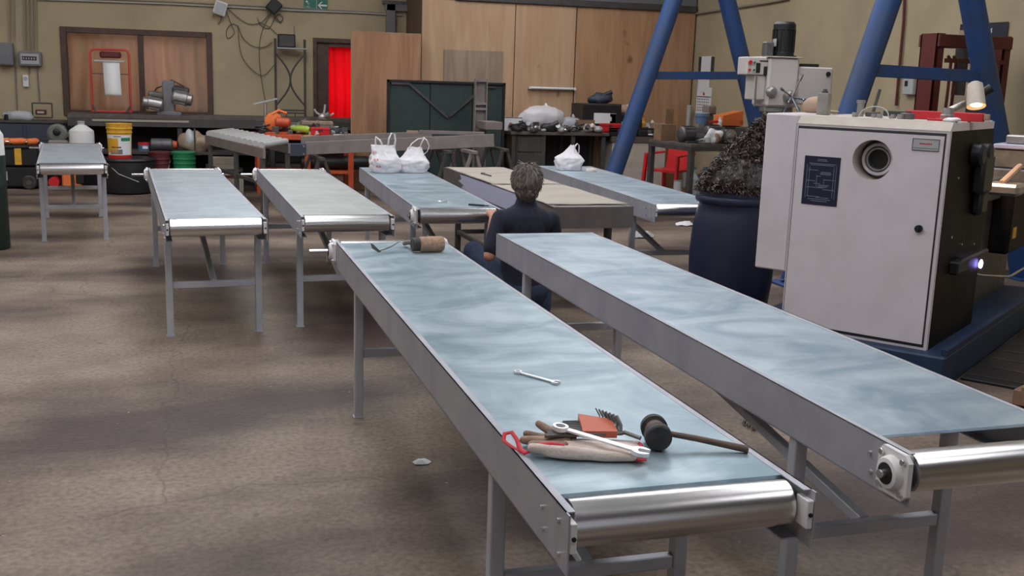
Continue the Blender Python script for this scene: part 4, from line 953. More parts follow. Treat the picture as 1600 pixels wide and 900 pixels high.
ft = bpy.data.curves.new('poster_lettering','FONT'); ft.body = '794'; ft.size = .085; ft.extrude = .001; ft.align_x = 'CENTER'
ft.materials.append(M['paper'])
tmpo = bpy.data.objects.new('t',ft); C.objects.link(tmpo); bpy.context.view_layer.update(); tme = bpy.data.meshes.new_from_object(tmpo.evaluated_get(bpy.context.evaluated_depsgraph_get())); bpy.data.objects.remove(tmpo)
fo = bpy.data.objects.new('poster_lettering',tme); C.objects.link(fo); fo.parent = ps; fo.location = (-.006,-hw*.22,.79); fo.rotation_euler = (PI/2,0,-PI/2)
q = xr(1421,135,XR-.04)
sw_ = empty('wall_switch_box',(XR-.005,q.y,q.z-.09),0,'small grey switch box on the right wall between gantry tubes','switch box')
MB().box(-.06,-.09,0,0,.09,.19,b=.008).build('box_body','lgrey',sw_); MB().box(-.066,.0,.09,-.06,.05,.15,b=.002).build('switch_face','black',sw_)
# calendar on the right wall
q0, q1, q2 = xr(1091,89,XR-.02), xr(1115,90,XR-.02), xr(1110,178,XR-.02)
cal = empty('calendar',(XR-.005,(q0.y+q1.y)/2,q2.z),0,'paper calendar hanging on the right wall behind the gantry beam','calendar')
hw = abs(q0.y-q1.y)/2; Hc = q0.z-q2.z
MB().box(-.003,-hw*.95,0,0,hw*.95,Hc*.46,b=.001).build('date_pad','paper',cal)
MB().box(-.006,-hw*.6,Hc*.3,-.003,hw*.9,Hc*.6,b=.001).build('month_sheet','paper',cal)
MB().box(-.002,-hw,Hc*.6,0,hw,Hc,b=.001).build('backing_card','green',cal)
MB().box(-.005,-hw*.62,Hc*.62,-.002,hw*.62,Hc*1.01,b=.001).build('picture_strip','paper',cal)
db = MB()
for r in range(5):
    for k in range(7):
        if r == 4 and k > 3: continue
        yy = hw*.75-k*hw*.22; zz = Hc*(.235-r*.05); db.box(-.0045,yy-.011,zz,-.003,yy+.011,zz+.022)
db.box(-.0045,-hw*.9,Hc*.285,-.003,hw*.9,Hc*.3); db.build('printed_dates','ink',cal)
MB().box(-.0075,-.03,Hc*.32,-.006,.03,Hc*.36).build('red_date_mark','redtrim',cal)
MB().box(-.0075,.0,Hc*.36,-.006,.03,Hc*.38).build('red_date_mark','redtrim',cal)

# ================================================================== LEFT BACKGROUND
def on_wall(name,label,cat,px,py,Y): return empty(name, at(px,py,Y), 0, label, cat)
def R2(a,b,Y): p = at(*a,Y); q = at(*b,Y); return p, q
a, c = R2((-6,66),(21,102),YB-.15)
e = empty('electrical_cabinet',(a.x,YB,c.z),0,'plain grey electrical box at the left edge below vertical conduits','electrical box')
MB().box(0,-.15,0,c.x-a.x,-.003,a.z-c.z,b=.008).build('box_body','grey',e); MB().box(.02,-.158,.02,c.x-a.x-.02,-.15,a.z-c.z-.02,b=.004).build('box_door','grey',e)
a, c = R2((28,80),(65,104),YB-.1)
e = empty('breaker_box',(a.x,YB,c.z),0,'grey breaker box with a window of dark switches','electrical box')
w_, h_ = c.x-a.x, a.z-c.z; MB().box(0,-.1,0,w_,-.003,h_,b=.01).build('box_body','grey',e); MB().box(.03,-.108,.03,w_-.03,-.1,h_-.03,b=.004).build('box_door','lgrey',e)
MB().box(.05,-.111,h_*.4,w_-.06,-.108,h_*.68).build('breaker_window','ink',e)
for i in range(5): MB().box(.065+i*.035,-.114,h_*.47,.08+i*.035,-.111,h_*.6).build('breaker','lgrey',e)
a, c = R2((35,117),(45,136),YB-.05)
e = empty('wall_socket',(a.x,YB,c.z),0,'small white wall socket below the grey breaker box','socket')
MB().box(0,-.05,0,c.x-a.x,-.003,a.z-c.z,b=.006).build('socket_body','white',e); MB().cyl(((c.x-a.x)/2,-.055,.12),((c.x-a.x)/2,-.05,.12),.03,n=16).build('socket_face','lgrey',e)
# wire frame basket against wall
a, c = R2((50,161),(82,184),16.7)
e = empty('wire_frame',(a.x,16.7,c.z),0,'thin dark wire frame holding a small red box','frame')
w_, h_ = c.x-a.x, a.z-c.z; f_ = MB()
for (p,q) in (((0,0,0),(w_,0,0)),((0,0,0),(0,0,h_)),((w_,0,0),(w_,0,h_)),((0,0,h_),(w_,0,h_))): f_.tube([p,q],.01,6)
f_.build('wire','bench',e); MB().box(w_*.15,-.03,h_*.2,w_*.7,.05,h_*.55,b=.01).build('red_box','redst',e); MB().box(w_*.25,-.035,h_*.3,w_*.6,-.03,h_*.45).build('box_label','lgrey',e)
# long dark low cabinet along wall (left)
zc_ = at(50,189,16.45).z
e = empty('steel_cabinet',(at(-30,200,16.45).x,16.45,0),0,'long low navy steel cabinet under the wall boxes','cabinet')
w_ = at(104,190,16.45).x-e.location.x
MB().box(0,0,0,w_,.5,zc_-.03,b=.01).build('cabinet_body','navy',e); MB().box(-.01,-.02,zc_-.03,w_+.01,.52,zc_,b=.004).build('cabinet_top','bench',e)
for i in range(2): d_ = MB().box(.03+i*w_/2,-.012,.08,(i+1)*w_/2-.02,0,zc_-.06,b=.004).build('cabinet_door','navy',e); MB().box((i+.5)*w_/2-.05,-.022,zc_*.7,(i+.5)*w_/2+.05,-.012,zc_*.7+.015).build('door_handle','dsteel',d_)
for i,(x,mm,lb) in enumerate(((12,'black','small black canister at the left end of the navy cabinet top'),(28,'clearbag','crumpled clear bag on the navy cabinet top'))):
    p = at(x,185,16.6); t = empty(('canister','crumpled_bag')[i],(p.x,16.6,zc_),0,lb,('canister','bag')[i])
    if i == 0: MB().lathe([(0,.05),(.8,.05),(.85,.03),(1,.03)],(0,0,0),(0,0,.1),16).build('canister_body',mm,t,True,30); MB().cyl((0,0,.1),(0,0,.115),.033,n=12).build('cap','dsteel',t)
    else: MB().ell((0,0,.06),(.2,.1,.07),20,12,.5,9,4).build('bag_folds',mm,t,True,0)
# long workbench beneath window
zb_ = 1.0; e = empty('workbench',(at(106,180,16.2).x,16.1,0),0,'long dark steel workbench under the brown window','workbench')
w_ = at(560,190,16.1).x-e.location.x
MB().box(0,0,zb_-.06,w_,.58,zb_,b=.005).build('bench_top','benchtop',e); MB().box(0,.0,zb_-.17,w_,.03,zb_-.06,b=.004).build('front_apron','bench',e)
for x in (.05,w_*.36,w_*.68,w_-.12):
    for y in (.03,.50): MB().box(x,y,0,x+.07,y+.07,zb_-.06,b=.004).build('bench_leg','bench',e)
MB().box(.05,.1,.25,w_-.05,.5,.29,b=.004).build('lower_shelf','bench',e)
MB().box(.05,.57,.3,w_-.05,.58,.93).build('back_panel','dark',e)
MB().box(w_*.08,-.01,zb_-.10,w_*.4,-.002,zb_-.07,b=.002).build('scuffed_edge_strip','card',e)
# machine vice-like red frame stand with white roll
a, c = R2((139,76),(204,175),16.25); zb0 = 1.0
e = empty('roll_stand',(a.x,16.35,zb0),0,'red tubular stand with a curved white sheet in front of the window','stand')
w_, h_ = c.x-a.x, a.z-zb0
MB().tube([(0,0,.02),(0,0,h_-.06),(.02,0,h_-.01),(.07,0,h_),(w_-.07,0,h_),(w_-.02,0,h_-.01),(w_,0,h_-.06),(w_,0,.02)],.017,8).build('tube_frame','redtube',e,True,60)
MB().tube([(0,0,.03),(w_,0,.03)],.017,8).build('base_tube','redtube',e,True)
for x in (0,w_): MB().tube([(x,0,.12),(x+(.06 if x == 0 else -.06),-.10,.0+.02)],.013,8).build('foot_brace','dsteel',e,True)
MB().box(w_*.25,-.06,h_-.12,w_*.8,.06,h_-.03,b=.02).build('motor_unit','maroon',e); MB().box(w_*.1,-.08,h_-.18,w_*.9,.08,h_-.15,b=.005).build('support_plate','lgrey',e)
vs = []; fs = []; n = 14
for j in range(n+1):
    t = j/n; z = h_-.18-t*.46; y = -.07-.14*math.sin(t*PI*.5)
    for x in (w_*.33+.05*t*w_,w_*.76+.04*t*w_): vs.append((x,y,z))
for j in range(n): fs.append((2*j,2*j+1,2*j+3,2*j+2))
o = MB().add(vs,fs).build('white_sheet','white',e,True,0); md = o.modifiers.new('t','SOLIDIFY'); md.thickness = .012
MB().tube([(.01,0,h_*.62),(w_-.01,0,h_*.62)],.006,6).build('thin_cross_rod','dsteel',e)
# motor assembly
a, c = R2((222,125),(300,182),16.3)
e = empty('grinder_assembly',(a.x,16.35,1.0),0,'dark upright bracket machine with motors on both sides, right of the red tubular stand','machine')
w_ = c.x-a.x; h_ = a.z-1.0
MB().box(w_*.40,-.1,0,w_*.66,.12,h_,b=.02).build('upright_bracket','grey',e); MB().box(w_*.28,-.14,0,w_*.78,.16,.05,b=.005).build('base_plate','grey',e)
def motor(name,p0,p1,r,m,par):
    mo = MB().lathe([(0,r*.5),(.05,r*.85),(.12,r),(.75,r),(.78,r*.9),(.97,r*.85),(1,r*.6)],p0,p1,24).build(name,m,par,True,30)
    p0 = Vector(p0); p1 = Vector(p1); d = (p1-p0); x = d.orthogonal().normalized(); y = d.normalized().cross(x)
    for i in range(12):
        g = 2*PI*i/12; q = x*math.cos(g)+y*math.sin(g); MB().beam(p0+d*.18+q*r*1.03,p0+d*.7+q*r*1.03,r*.06,r*.12,up=q).build('cooling_fin',m,mo)
    return mo
motor('right_motor',(w_*.6,-.1,h_*.55),(w_*1.02,-.14,h_*.45),.10,'alu',e); motor('upper_motor',(w_*.6,-.05,h_*.75),(w_*.95,-.08,h_*.68),.07,'bench',e)
motor('left_motor',(w_*.42,-.15,h_*.28),(w_*.0,-.18,h_*.38),.09,'alu',e); motor('left_upper_motor',(w_*.42,-.1,h_*.55),(w_*.12,-.12,h_*.62),.05,'green_motor',e)
MB().tube([(w_*.2,-.1,h_*.6),(w_*.3,-.12,h_*.78),(w_*.42,-.05,h_*.85),(w_*.6,-.05,h_*1.02),(w_*.85,-.08,h_*.85)],.01,6).build('power_cable','black',e,True)
# grinder on the cabinet, jerrycan, buckets, etc. stand on a low dark shelf
zs = .52
e = empty('low_shelf',(at(62,250,15.9).x,15.55,0),0,'low black shelf rack holding buckets and cans along the floor','shelf')
w_ = at(420,250,15.55).x-e.location.x
MB().box(0,0,zs-.04,w_,.5,zs,b=.004).build('shelf_board','bench',e)
for x in (0.02,w_*.33,w_*.66,w_-.06):
    for y in (.02,.44): MB().box(x,y,0,x+.04,y+.04,zs-.04).build('shelf_leg','bench',e)
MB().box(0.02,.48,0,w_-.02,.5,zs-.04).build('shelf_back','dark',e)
def bucket(px,py,w_px,Y,h,m,label,z0,lid=None,band=None,lbl=None,handle=True):
    s_ = (at(px+w_px/2,py,Y)-at(px-w_px/2,py,Y)).length/2; p = at(px,py,Y)
    e = empty('bucket',(p.x,Y,z0),0,label,'bucket')
    MB().lathe([(0,s_*.86),(.02,s_*.88),(.72,s_*.95),(.73,s_*1.0),(.76,s_*1.0),(.77,s_*.96),(.84,s_*.97),(.85,s_*1.03),(.88,s_*1.03),(.89,s_*.98),(.97,s_*1.0),(1,s_*1.02)],(0,0,0),(0,0,h),32).build('bucket_body',m,e,True,35)
    if lid: MB().lathe([(0,s_*1.03),(.3,s_*1.06),(.8,s_*1.05),(1,s_*.98)],(0,0,h),(0,0,h+.03),32).build('lid',lid,e,True,35)
    if lbl:
        n = 20; vs = []; fs = []
        for zz,rr in ((h*.10,.905),(h*.68,.955)):
            for i in range(n+1): g = PI+.35+(PI-.7)*i/n; vs.append((s_*rr*math.cos(g),s_*rr*math.sin(g),zz))
        for i in range(n): fs.append((i,i+1,n+2+i,n+1+i))
        l_ = MB().add(vs,fs).build('paper_label',lbl,e,True,0)
        def patch(g0,g1,z0_,z1_,mm,nm):
            v = []; f = []; k = 8
            for zz in (z0_,z1_):
                for i in range(k+1): g = g0+(g1-g0)*i/k; rr = .895+.06*(zz-.1)/.58+.012; v.append((s_*rr*math.cos(g),s_*rr*math.sin(g),h*zz))
            for i in range(k): f.append((i,i+1,k+2+i,k+1+i))
            MB().add(v,f).build(nm,mm,l_)
        patch(4.9,5.75,.50,.60,'grn','green_label_band'); patch(3.5,4.65,.16,.58,'yellow','yellow_label_field'); patch(4.0,4.9,.30,.34,'ink','label_dark_stroke'); patch(3.9,5.0,.12,.26,'grey','label_grey_picture'); patch(4.3,4.9,.62,.65,'grey','label_heading')
    if band: MB().lathe([(0,s_*.89),(1,s_*.93)],(0,0,.0),(0,0,h*.08),32).build('bottom_band',band,e,True,30)
    if handle: MB().tube([(-s_,0,h*.85),(-s_*.7,-s_*.9,h*.5),(0,-s_*1.15,h*.35),(s_*.7,-s_*.9,h*.5),(s_,0,h*.85)],.004,5).build('wire_handle','lgrey',e,True)
    return e
b1 = empty('black_drum',(at(200,250,15.12).x,15.12,0),0,'short black plastic drum carrying the yellow bucket','drum')
zdr = at(187,247,15.0).z
MB().lathe([(0,.30),(.05,.33),(.5,.36),(.9,.34),(.95,.36),(1,.35)],(0,0,0),(0,0,zdr),40).build('drum_body','black',b1,True,40); MB().tube([(-.36*.8,-.2,zdr*.95),(-.1,-.36,zdr*.6),(.15,-.37,zdr*.38)],.005,6).build('bail_wire','lgrey',b1,True)
hb2 = at(187,193,15.05).z-zdr
bucket(187,222,41,15.08,hb2,'yellow','yellow paint bucket with white label standing on the black drum',zdr,None,'redpl','paper',False)
zs1 = at(250,240,15.75).z
bucket(250,262,34,15.35,at(246,240,15.35).z,'maroon','dark maroon bucket right of the black drum',0,'maroon')
bucket(288,262,36,15.35,at(288,240,15.35).z,'grn','green bucket with lid next to the maroon bucket',0,'grn',handle=False)
# jerrycan
p = at(128,222,15.8); h_ = at(128,192,15.8).z-zs
e = empty('jerrycan',(p.x,15.8,zs),0,'translucent white jerrycan with a domed top','jerrycan')
MB().lathe([(0,.155),(.03,.165),(.66,.165),(.72,.16),(.90,.07),(.93,.045),(1,.045)],(0,0,0),(0,0,h_),28,sq=(1,.8)).build('can_body','white',e,True,35); MB().cyl((0,0,h_),(0,0,h_+.025),.05,n=18).build('screw_cap','lgrey',e)
# angle grinder/vice looking tool
p = at(93,222,15.8)
e = empty('bench_vice',(p.x,15.8,zs),0,'worn grey machine part with round housing left of the jerrycan','machine part')
MB().lathe([(0,.10),(.1,.13),(.8,.13),(1,.09)],(-.02,-.08,.22),(-.02,.10,.22),26).build('round_housing','green_motor',e,True,30)
MB().box(-.14,-.1,0,.12,.1,.13,b=.02).build('body_block','greyst',e); MB().box(.06,-.05,.16,.26,.05,.24,b=.02).build('neck','green_motor',e); MB().ell((-.02,-.085,.24),(.05,.02,.05),14,8).build('dark_boss','black',e,True,0)
# small tin, black cylinder
p = at(226,241,15.75); e = empty('paint_tin',(p.x,15.75,zs),0,'small blue tin with red top and white label on the low shelf','tin')
hh = at(226,223,15.7).z-zs; MB().cyl((0,0,0),(0,0,hh*.75),.085,n=24).build('tin_body','blueitem',e,True,30); MB().cyl((0,0,hh*.75),(0,0,hh),.088,n=24).build('tin_top','redpl',e,True,30); MB().box(-.02,-.089,.03,.05,-.083,hh*.6).build('tin_label','paper',e)
p = at(256,238,15.7); e = empty('gas_cylinder',(p.x,15.7,zs+.09),0,'small dark cylinder lying on its side with an orange cap','cylinder')
MB().lathe([(0,.05),(.06,.085),(.85,.085),(.93,.06),(1,.04)],(-.18,0,0),(.15,0,0),24).build('cylinder_body','dsteel',e,True,30); MB().lathe([(0,.06),(1,.05)],(.13,0,0),(.18,0,0),18).build('orange_cap','orange',e,True,30)
p = at(305,235,15.7); e = empty('rag_pile',(p.x,15.75,zs),0,'pile of pale rags and plastic on the low shelf','rags')
MB().ell((0,0,.12),(.22,.14,.16),26,16,.5,6,6).build('rag_folds','plypatch',e,True,0); MB().ell((-.06,-.06,.16),(.10,.08,.14),20,12,.5,8,2).build('grey_bag','clearbag',e,True,0); MB().tube([(.0,-.15,.0),(.0,-.14,.33)],.012,6).build('stick','bench',e)
# carton under roller conveyor
p = at(350,258,15.2); e = empty('carton',(p.x,15.2,.32),0,'pale stacked carton on the shelf under the roller conveyor','box')
MB().box(-.17,-.1,0,.17,.15,.16,b=.008).build('box_body','card',e); MB().box(-.17,-.101,.07,.17,-.1,.075).build('box_seam','carton',e)
e2 = empty('carton',(p.x+.05,15.0,0),0,'open pale box with red edge standing on the floor by the conveyor end','box')
MB().box(-.2,-.1,0,.2,.15,.26,b=.006).build('box_body','card',e2); MB().box(-.2,-.103,.22,.2,-.1,.26).build('red_edge','redst',e2)
MB().box(p.x-.25,15.08,.29,p.x+.25,15.45,.32).build('shelf_plank','bench',None); tag(bpy.data.objects['shelf_plank'],'dark plank carrying the pale carton','plank')
for i in (0,1): pass
# black tool chest with wheels on left
a = at(4,287,15.6); c = at(60,237,15.6)
e = empty('tool_chest',(a.x,15.5,0),0,'black wheeled tool chest with yellow latch label at the left','tool chest')
w_ = c.x-a.x; h_ = .55
MB().box(0,0,.03,w_,.45,.30,b=.02).build('lower_bin','black',e); MB().box(-.01,-.01,.31,w_+.01,.46,h_,b=.02).build('upper_box','black',e); MB().box(-.02,-.02,h_,w_+.02,.47,h_+.03,b=.01).build('lid','black',e)
for x in (w_*.75,): wh = MB().lathe([(0,.08),(.2,.095),(.8,.095),(1,.08)],(x,-.06,.095),(x,-.005,.095),26).build('wheel','rubber',e,True,30); MB().cyl((x,-.065,.095),(x,-.06,.095),.035,n=14).build('wheel_hub','dsteel',wh)
MB().box(w_*.40,-.022,.33,w_*.58,-.012,h_+.0,b=.003).build('yellow_latch','yellow',e); MB().box(w_*.05,-.008,.12,w_*.18,0,.24).build('grey_label','lgrey',e)
for i,(x,lb,s_) in enumerate(((.12,'orange corded tool at the left end of the black chest',.9),(.48,'orange power tool in the middle of the black chest lid',1.2),(.86,'small orange tool at the right end of the black chest',.8))):
    t = empty('power_tool',(a.x+w_*x,15.68,h_+.03),.3*i,lb,'power tool')
    MB().lathe([(0,.03),(.1,.045),(.8,.045),(1,.03)],(-.11*s_,0,.05),(.08*s_,0,.055),18).build('tool_body','orangebr',t,True,30); MB().beam((.05*s_,0,.05),(.10*s_,-.06,.02),.04,.035,b=.008).build('grip','black',t); MB().cyl((-.14*s_,0,.05),(-.11*s_,0,.05),.018,n=12).build('tool_nose','steel',t)
# orange generator box under conveyor A
a = at(100,286,15.9); e = empty('generator',(at(114,280,15.6).x,15.6,0),0,'orange and black portable compressor on the floor beneath the left conveyor','compressor')
MB().box(-.13,-.1,.03,.12,.1,.30,b=.02).build('orange_housing','orangebr',e); MB().box(.05,-.12,.08,.16,.1,.24,b=.01).build('grille','black',e); MB().lathe([(0,.07),(1,.07)],(-.24,-.05,.09),(-.24,.1,.09),20).build('red_reel','redpl',e,True,30); MB().box(-.3,-.1,0,.16,.12,.03,b=.005).build('skid','black',e)
# tall gas bottle at left edge
gb = empty('gas_bottle',(-1.90,10.5,0),0,'dark green steel gas bottle cut by the left picture edge','gas bottle'); 
gx = at(-16,300,10.5).x; gb.location.x = gx
MB().lathe([(0,.135),(.02,.145),(.66,.145),(.68,.15),(.70,.145),(1,.145)],(0,0,0),(0,0,.86),36).build('bottle_body','gas',gb,True,40); MB().lathe([(0,.145),(.7,.14),(.9,.11),(1,.06)],(0,0,.86),(0,0,1.12),36).build('white_shoulder','white',gb,True,40); MB().cyl((0,0,1.12),(0,0,1.2),.03,n=14).build('valve','steel',gb,True,30)
# floodlights, sign, bracket, cables on back wall
def flood(name,px,py,m,lb,tilt):
    p = at(px,py,YB-.1); e = empty(name,(p.x,YB,p.z),0,lb,'floodlight')
    o = MB().box(-.09,-.16,-.10,.09,-.06,.10,b=.012).build('lamp_housing',m,e); o.rotation_euler = (0,tilt,0)
    f = MB().box(-.07,-.168,-.08,.07,-.16,.08,b=.003).build('lamp_glass','lgrey' if m == 'white' else 'black',o)
    MB().beam((0,-.06,0),(0,-.003,-.05),.03,.03).build('wall_bracket','dsteel',e)
flood('floodlight',344,13,'white','white square floodlight high on the back wall',.3); flood('floodlight',428,10,'black','black square floodlight left of the green sign',.7)
a, c = R2((475,-6),(512,17),YB-.02)
e = empty('exit_sign',(a.x,YB,c.z),0,'green emergency exit sign with white left arrow','sign'); w_, h_ = c.x-a.x, a.z-c.z
MB().box(0,-.02,0,w_,-.003,h_,b=.002).build('sign_board','signgreen',e)
MB().box(0,-.0215,0,w_,-.02,.008).box(0,-.0215,h_-.008,w_,-.02,h_).box(w_*.52,-.0215,0,w_*.54,-.02,h_).build('white_border','lgrey',e)
MB().prism([(0,.0),(.055,.055),(.075,.055),(.03,.012),(.14,.012),(.14,-.012),(.03,-.012),(.075,-.055),(.055,-.055)],(w_*.58,-.02,h_*.38),(1,0,0),(0,0,1),(0,-.002,0)).build('arrow','white',e)
MB().box(.01,-.0215,.04,w_*.28,-.02,.048).build('small_lettering','lgrey',e)
MB().ell((w_*.12,-.021,h_*.62),(.015,.002,.015),10,6).beam((w_*.12,-.021,h_*.56),(w_*.2,-.021,h_*.36),.012,.003).beam((w_*.2,-.021,h_*.36),(w_*.12,-.021,h_*.22),.01,.003).beam((w_*.13,-.021,h_*.5),(w_*.24,-.021,h_*.5),.01,.003).build('running_figure','white',e)
a, c = R2((604,6),(617,50),YB-.06)
e = empty('steel_bracket',(a.x,YB,0),0,'grey steel post with top arm bolted to the wall above the plywood','bracket')
MB().box(0,-.08,.4,.14,-.003,a.z,b=.004).build('post','grey',e); MB().box(-.06,-.08,a.z,.34,-.003,a.z+.05,b=.004).build('top_arm','dsteel',e); MB().box(-.03,-.08,a.z-.10,.34,-.07,a.z,b=.003).build('arm_web','grey',e)
cb = empty('hanging_cables',at(400,30,YB-.03),0,'tangle of thin dark cables looping on the wall below the floodlights','cables'); o0 = Vector(cb.location)
loops = [[(346,20),(345,32),(341,38)],[(352,14),(362,40),(366,52),(356,60),(354,48),(362,38),(372,42),(380,60),(395,72),(412,74),(425,66)],[(352,10),(375,30),(392,38),(410,34),(420,22)],[(372,40),(374,70),(380,92),(395,110),(412,118),(430,100)],[(425,20),(432,28),(438,34),(442,28),(436,22),(430,30),(440,36)],[(424,20),(410,48),(405,80),(408,120),(416,165)],[(405,35),(420,42),(434,55)],[(428,20),(428,30),(420,44),(408,40),(402,28)]]
for lp in loops:
    pts = [at(x,y,YB-.025)-o0 for x,y in lp]; sm = []
    for i in range(len(pts)-1):
        for k in range(5):
            t = k/5; p0 = pts[max(i-1,0)]; p1 = pts[i]; p2 = pts[i+1]; p3 = pts[min(i+2,len(pts)-1)]
            sm.append(.5*((2*p1)+(p2-p0)*t+(2*p0-5*p1+4*p2-p3)*t*t+(3*p1-p0-3*p2+p3)*t**3))
    sm.append(pts[-1]); MB().tube(sm,.0055,5).build('cable','bench',cb,True,0)
# iron rack
a, c = R2((430,60),(477,205),16.75)
e = empty('iron_rack',(a.x,16.75,0),0,'tall black wrought-iron rack with crossing arcs against the wall','rack'); w_, h_ = c.x-a.x, a.z
for x in (0,w_): MB().tube([(x,0,0),(x,0,h_)],.018,8).build('upright','bench',e,True)
for z in (h_-.14,h_-1.07,h_-1.11): MB().tube([(0,0,z),(w_,0,z)],.013,8).build('cross_rod','bench',e,True)
for sg in (0,1):
    pts = [((w_*.5*math.sin(k/16*PI)) if sg == 0 else (w_-w_*.5*math.sin(k/16*PI)),0,h_-.22-k/16*.78) for k in range(17)]; MB().tube(pts,.014,8).build('arc','bench',e,True)
for x in (w_*.35,w_*.65): MB().tube([(x,0,h_-1.11),(x,0,h_-1.5)],.009,6).build('lower_bar','bench',e,True)
MB().box(.02,-.02,h_-.15,w_+.05,.16,h_-.13,b=.004).build('top_shelf','lgrey',e)
t = empty('speaker_box',(a.x+.17,16.80,h_-.13),0,'small black box with antenna on top of the iron rack','device'); MB().box(-.13,-.07,0,.13,.08,.20,b=.01).build('box_body','black',t); MB().tube([(.12,0,.2),(.12,0,.32)],.005,6).build('antenna','dsteel',t); MB().box(-.11,-.075,.02,.11,-.07,.18,b=.002).build('grille','bench',t)

# ================================================================== CENTRE BACKGROUND
# leaning plywood sheet
a, c = R2((547,48),(657,50),15.55)
o = MB().box(0,0,0,c.x-a.x,.018,a.z,b=.003).build('plywood_sheet','plywarm'); o.location = (a.x+.01,15.52,0); o.rotation_euler = (-.012,.0,0)
tag(o,'warm brown plywood sheet standing upright beside the red doorway','plywood sheet')
# dark green frame panel
a, c = R2((605,124),(790,131),14.85); gx0 = a.x; gw = c.x-a.x; gh = a.z
e = empty('green_frame_panel',(gx0,14.85,0),0,'large dark green steel panel with V-shaped braces','panel')
MB().box(.03,.037,.02,gw-.03,.04,gh-.02).build('back_sheet','black',e); MB().box(.03,.02,.02,gw*.36-.008,.035,gh-.02).build('sheet_panel','green',e); MB().box(gw*.36+.008,.02,.02,gw*.72-.008,.035,gh-.02).build('sheet_panel','green',e); MB().box(gw*.72+.008,.02,.02,gw-.03,.035,gh-.02).build('sheet_panel','green',e)
for (x0,z0,x1,z1) in ((0,0,.035,gh),(gw-.035,0,gw,gh),(0,gh-.035,gw,gh),(0,0,gw,.035)): MB().box(x0,-.01,z0,x1,.04,z1,b=.003).build('frame_rail','black',e)
def gp(px,py): q = at(px,py,14.83)-Vector(e.location); q.y = -.0; return q
MB().beam(gp(612,130),gp(640,131),.02,.03).beam(gp(640,131),gp(700,184),.02,.03).build('diagonal_brace','bench',e); MB().beam(gp(703,182),gp(743,148),.02,.03).beam(gp(760,136),gp(775,137),.02,.02).build('diagonal_brace','bench',e)
# grey uprights & beams on trestles
a, c = R2((743,123),(760,216),14.2)
e = empty('channel_post',(a.x,14.2,0),0,'upright grey steel channel post in front of the green panel','steel post')
MB().box(0,0,0,.015,.08,a.z,b=.002).build('flange','greyst',e); MB().box(c.x-a.x-.015,0,0,c.x-a.x,.08,a.z,b=.002).build('flange','greyst',e); MB().box(.015,.06,0,c.x-a.x-.015,.075,a.z).build('web','greyst',e)
for z in (a.z-.04,a.z-.35,a.z-.42,a.z-.7): MB().box(.015,.0,z,c.x-a.x-.015,.06,z+.03).build('stiffener','greyst',e)
MB().box(.04,-.45,a.z-.66,c.x-a.x+.10,.0,a.z-.56,b=.003).build('side_arm','greyst',e)
b0, b1_ = at(478,232,13.9), at(772,219.5,13.4)
e = empty('long_steel_beam',b0,0,'long grey-brown steel channel resting on trestles behind the bags','steel beam')
d = b1_-b0; MB().beam((0,0,0),d,.02,.16,b=.002).build('web','greyst',e); MB().beam(Vector((0,.04,.075)),d+Vector((0,.04,.075)),.09,.01).build('upper_flange','greyst',e); MB().beam(Vector((0,.04,-.075)),d+Vector((0,.04,-.075)),.09,.01).build('lower_flange','greyst',e)
MB().box(-.22,-.03,-.10,-.0,.10,.06,b=.006).build('end_bracket','navy',e)
for z in (-.07,.03): MB().cyl((-.03,-.045,z),(-.03,-.03,z),.014,n=10).build('bolt','steel',e)
b0, b1_ = at(470,221,14.4), at(675,213,14.3)
e = empty('long_steel_beam',b0,0,'second steel channel just behind the front one, shorter','steel beam'); d = b1_-b0
MB().beam((0,0,0),d,.02,.13,b=.002).build('web','greyst',e); MB().beam(Vector((0,.04,.06)),d+Vector((0,.04,.06)),.09,.01).build('upper_flange','greyst',e)
b0, b1_ = at(655,206,13.9), at(757,209,13.6)
e = empty('short_steel_bar',b0,0,'short pale steel box section lying above the long channels','steel beam'); d = b1_-b0
MB().beam((0,0,0),d,.05,.045,b=.003).build('bar','greyst',e); MB().beam(-d*.1+Vector((-.08,0,.0)),-d*.02,.05,.03).build('tan_end_block','tan',e)
def trestle(px,py,Y,label,m='bench',h=.72,w_=.5):
    p = at(px,py,Y); e = empty('trestle',(p.x,Y,0),.1,label,'trestle')
    MB().box(-.04,-.35,h-.04,.04,.35,h,b=.004).build('top_bar',m,e)
    for y in (-.3,.3):
        for sx in (-1,1): MB().beam((sx*w_/2,y,.02),(sx*.03,y,h-.03),.04,.04,b=.003).build('leg',m,e)
        MB().beam((-w_*.3,y,h*.35),(w_*.3,y,h*.35),.03,.03).build('leg_brace',m,e)
trestle(728,238,13.4,'grey steel trestle with bright right leg under the beam end','greyst',.76); trestle(776,240,13.6,'dark steel trestle nearest the green panel edge','bench',.78); trestle(690,240,13.7,'dark steel trestle just right of the carrier bags','bench',.74); trestle(495,250,14.0,'dark steel trestle behind the dull beige conveyor','bench',.61)
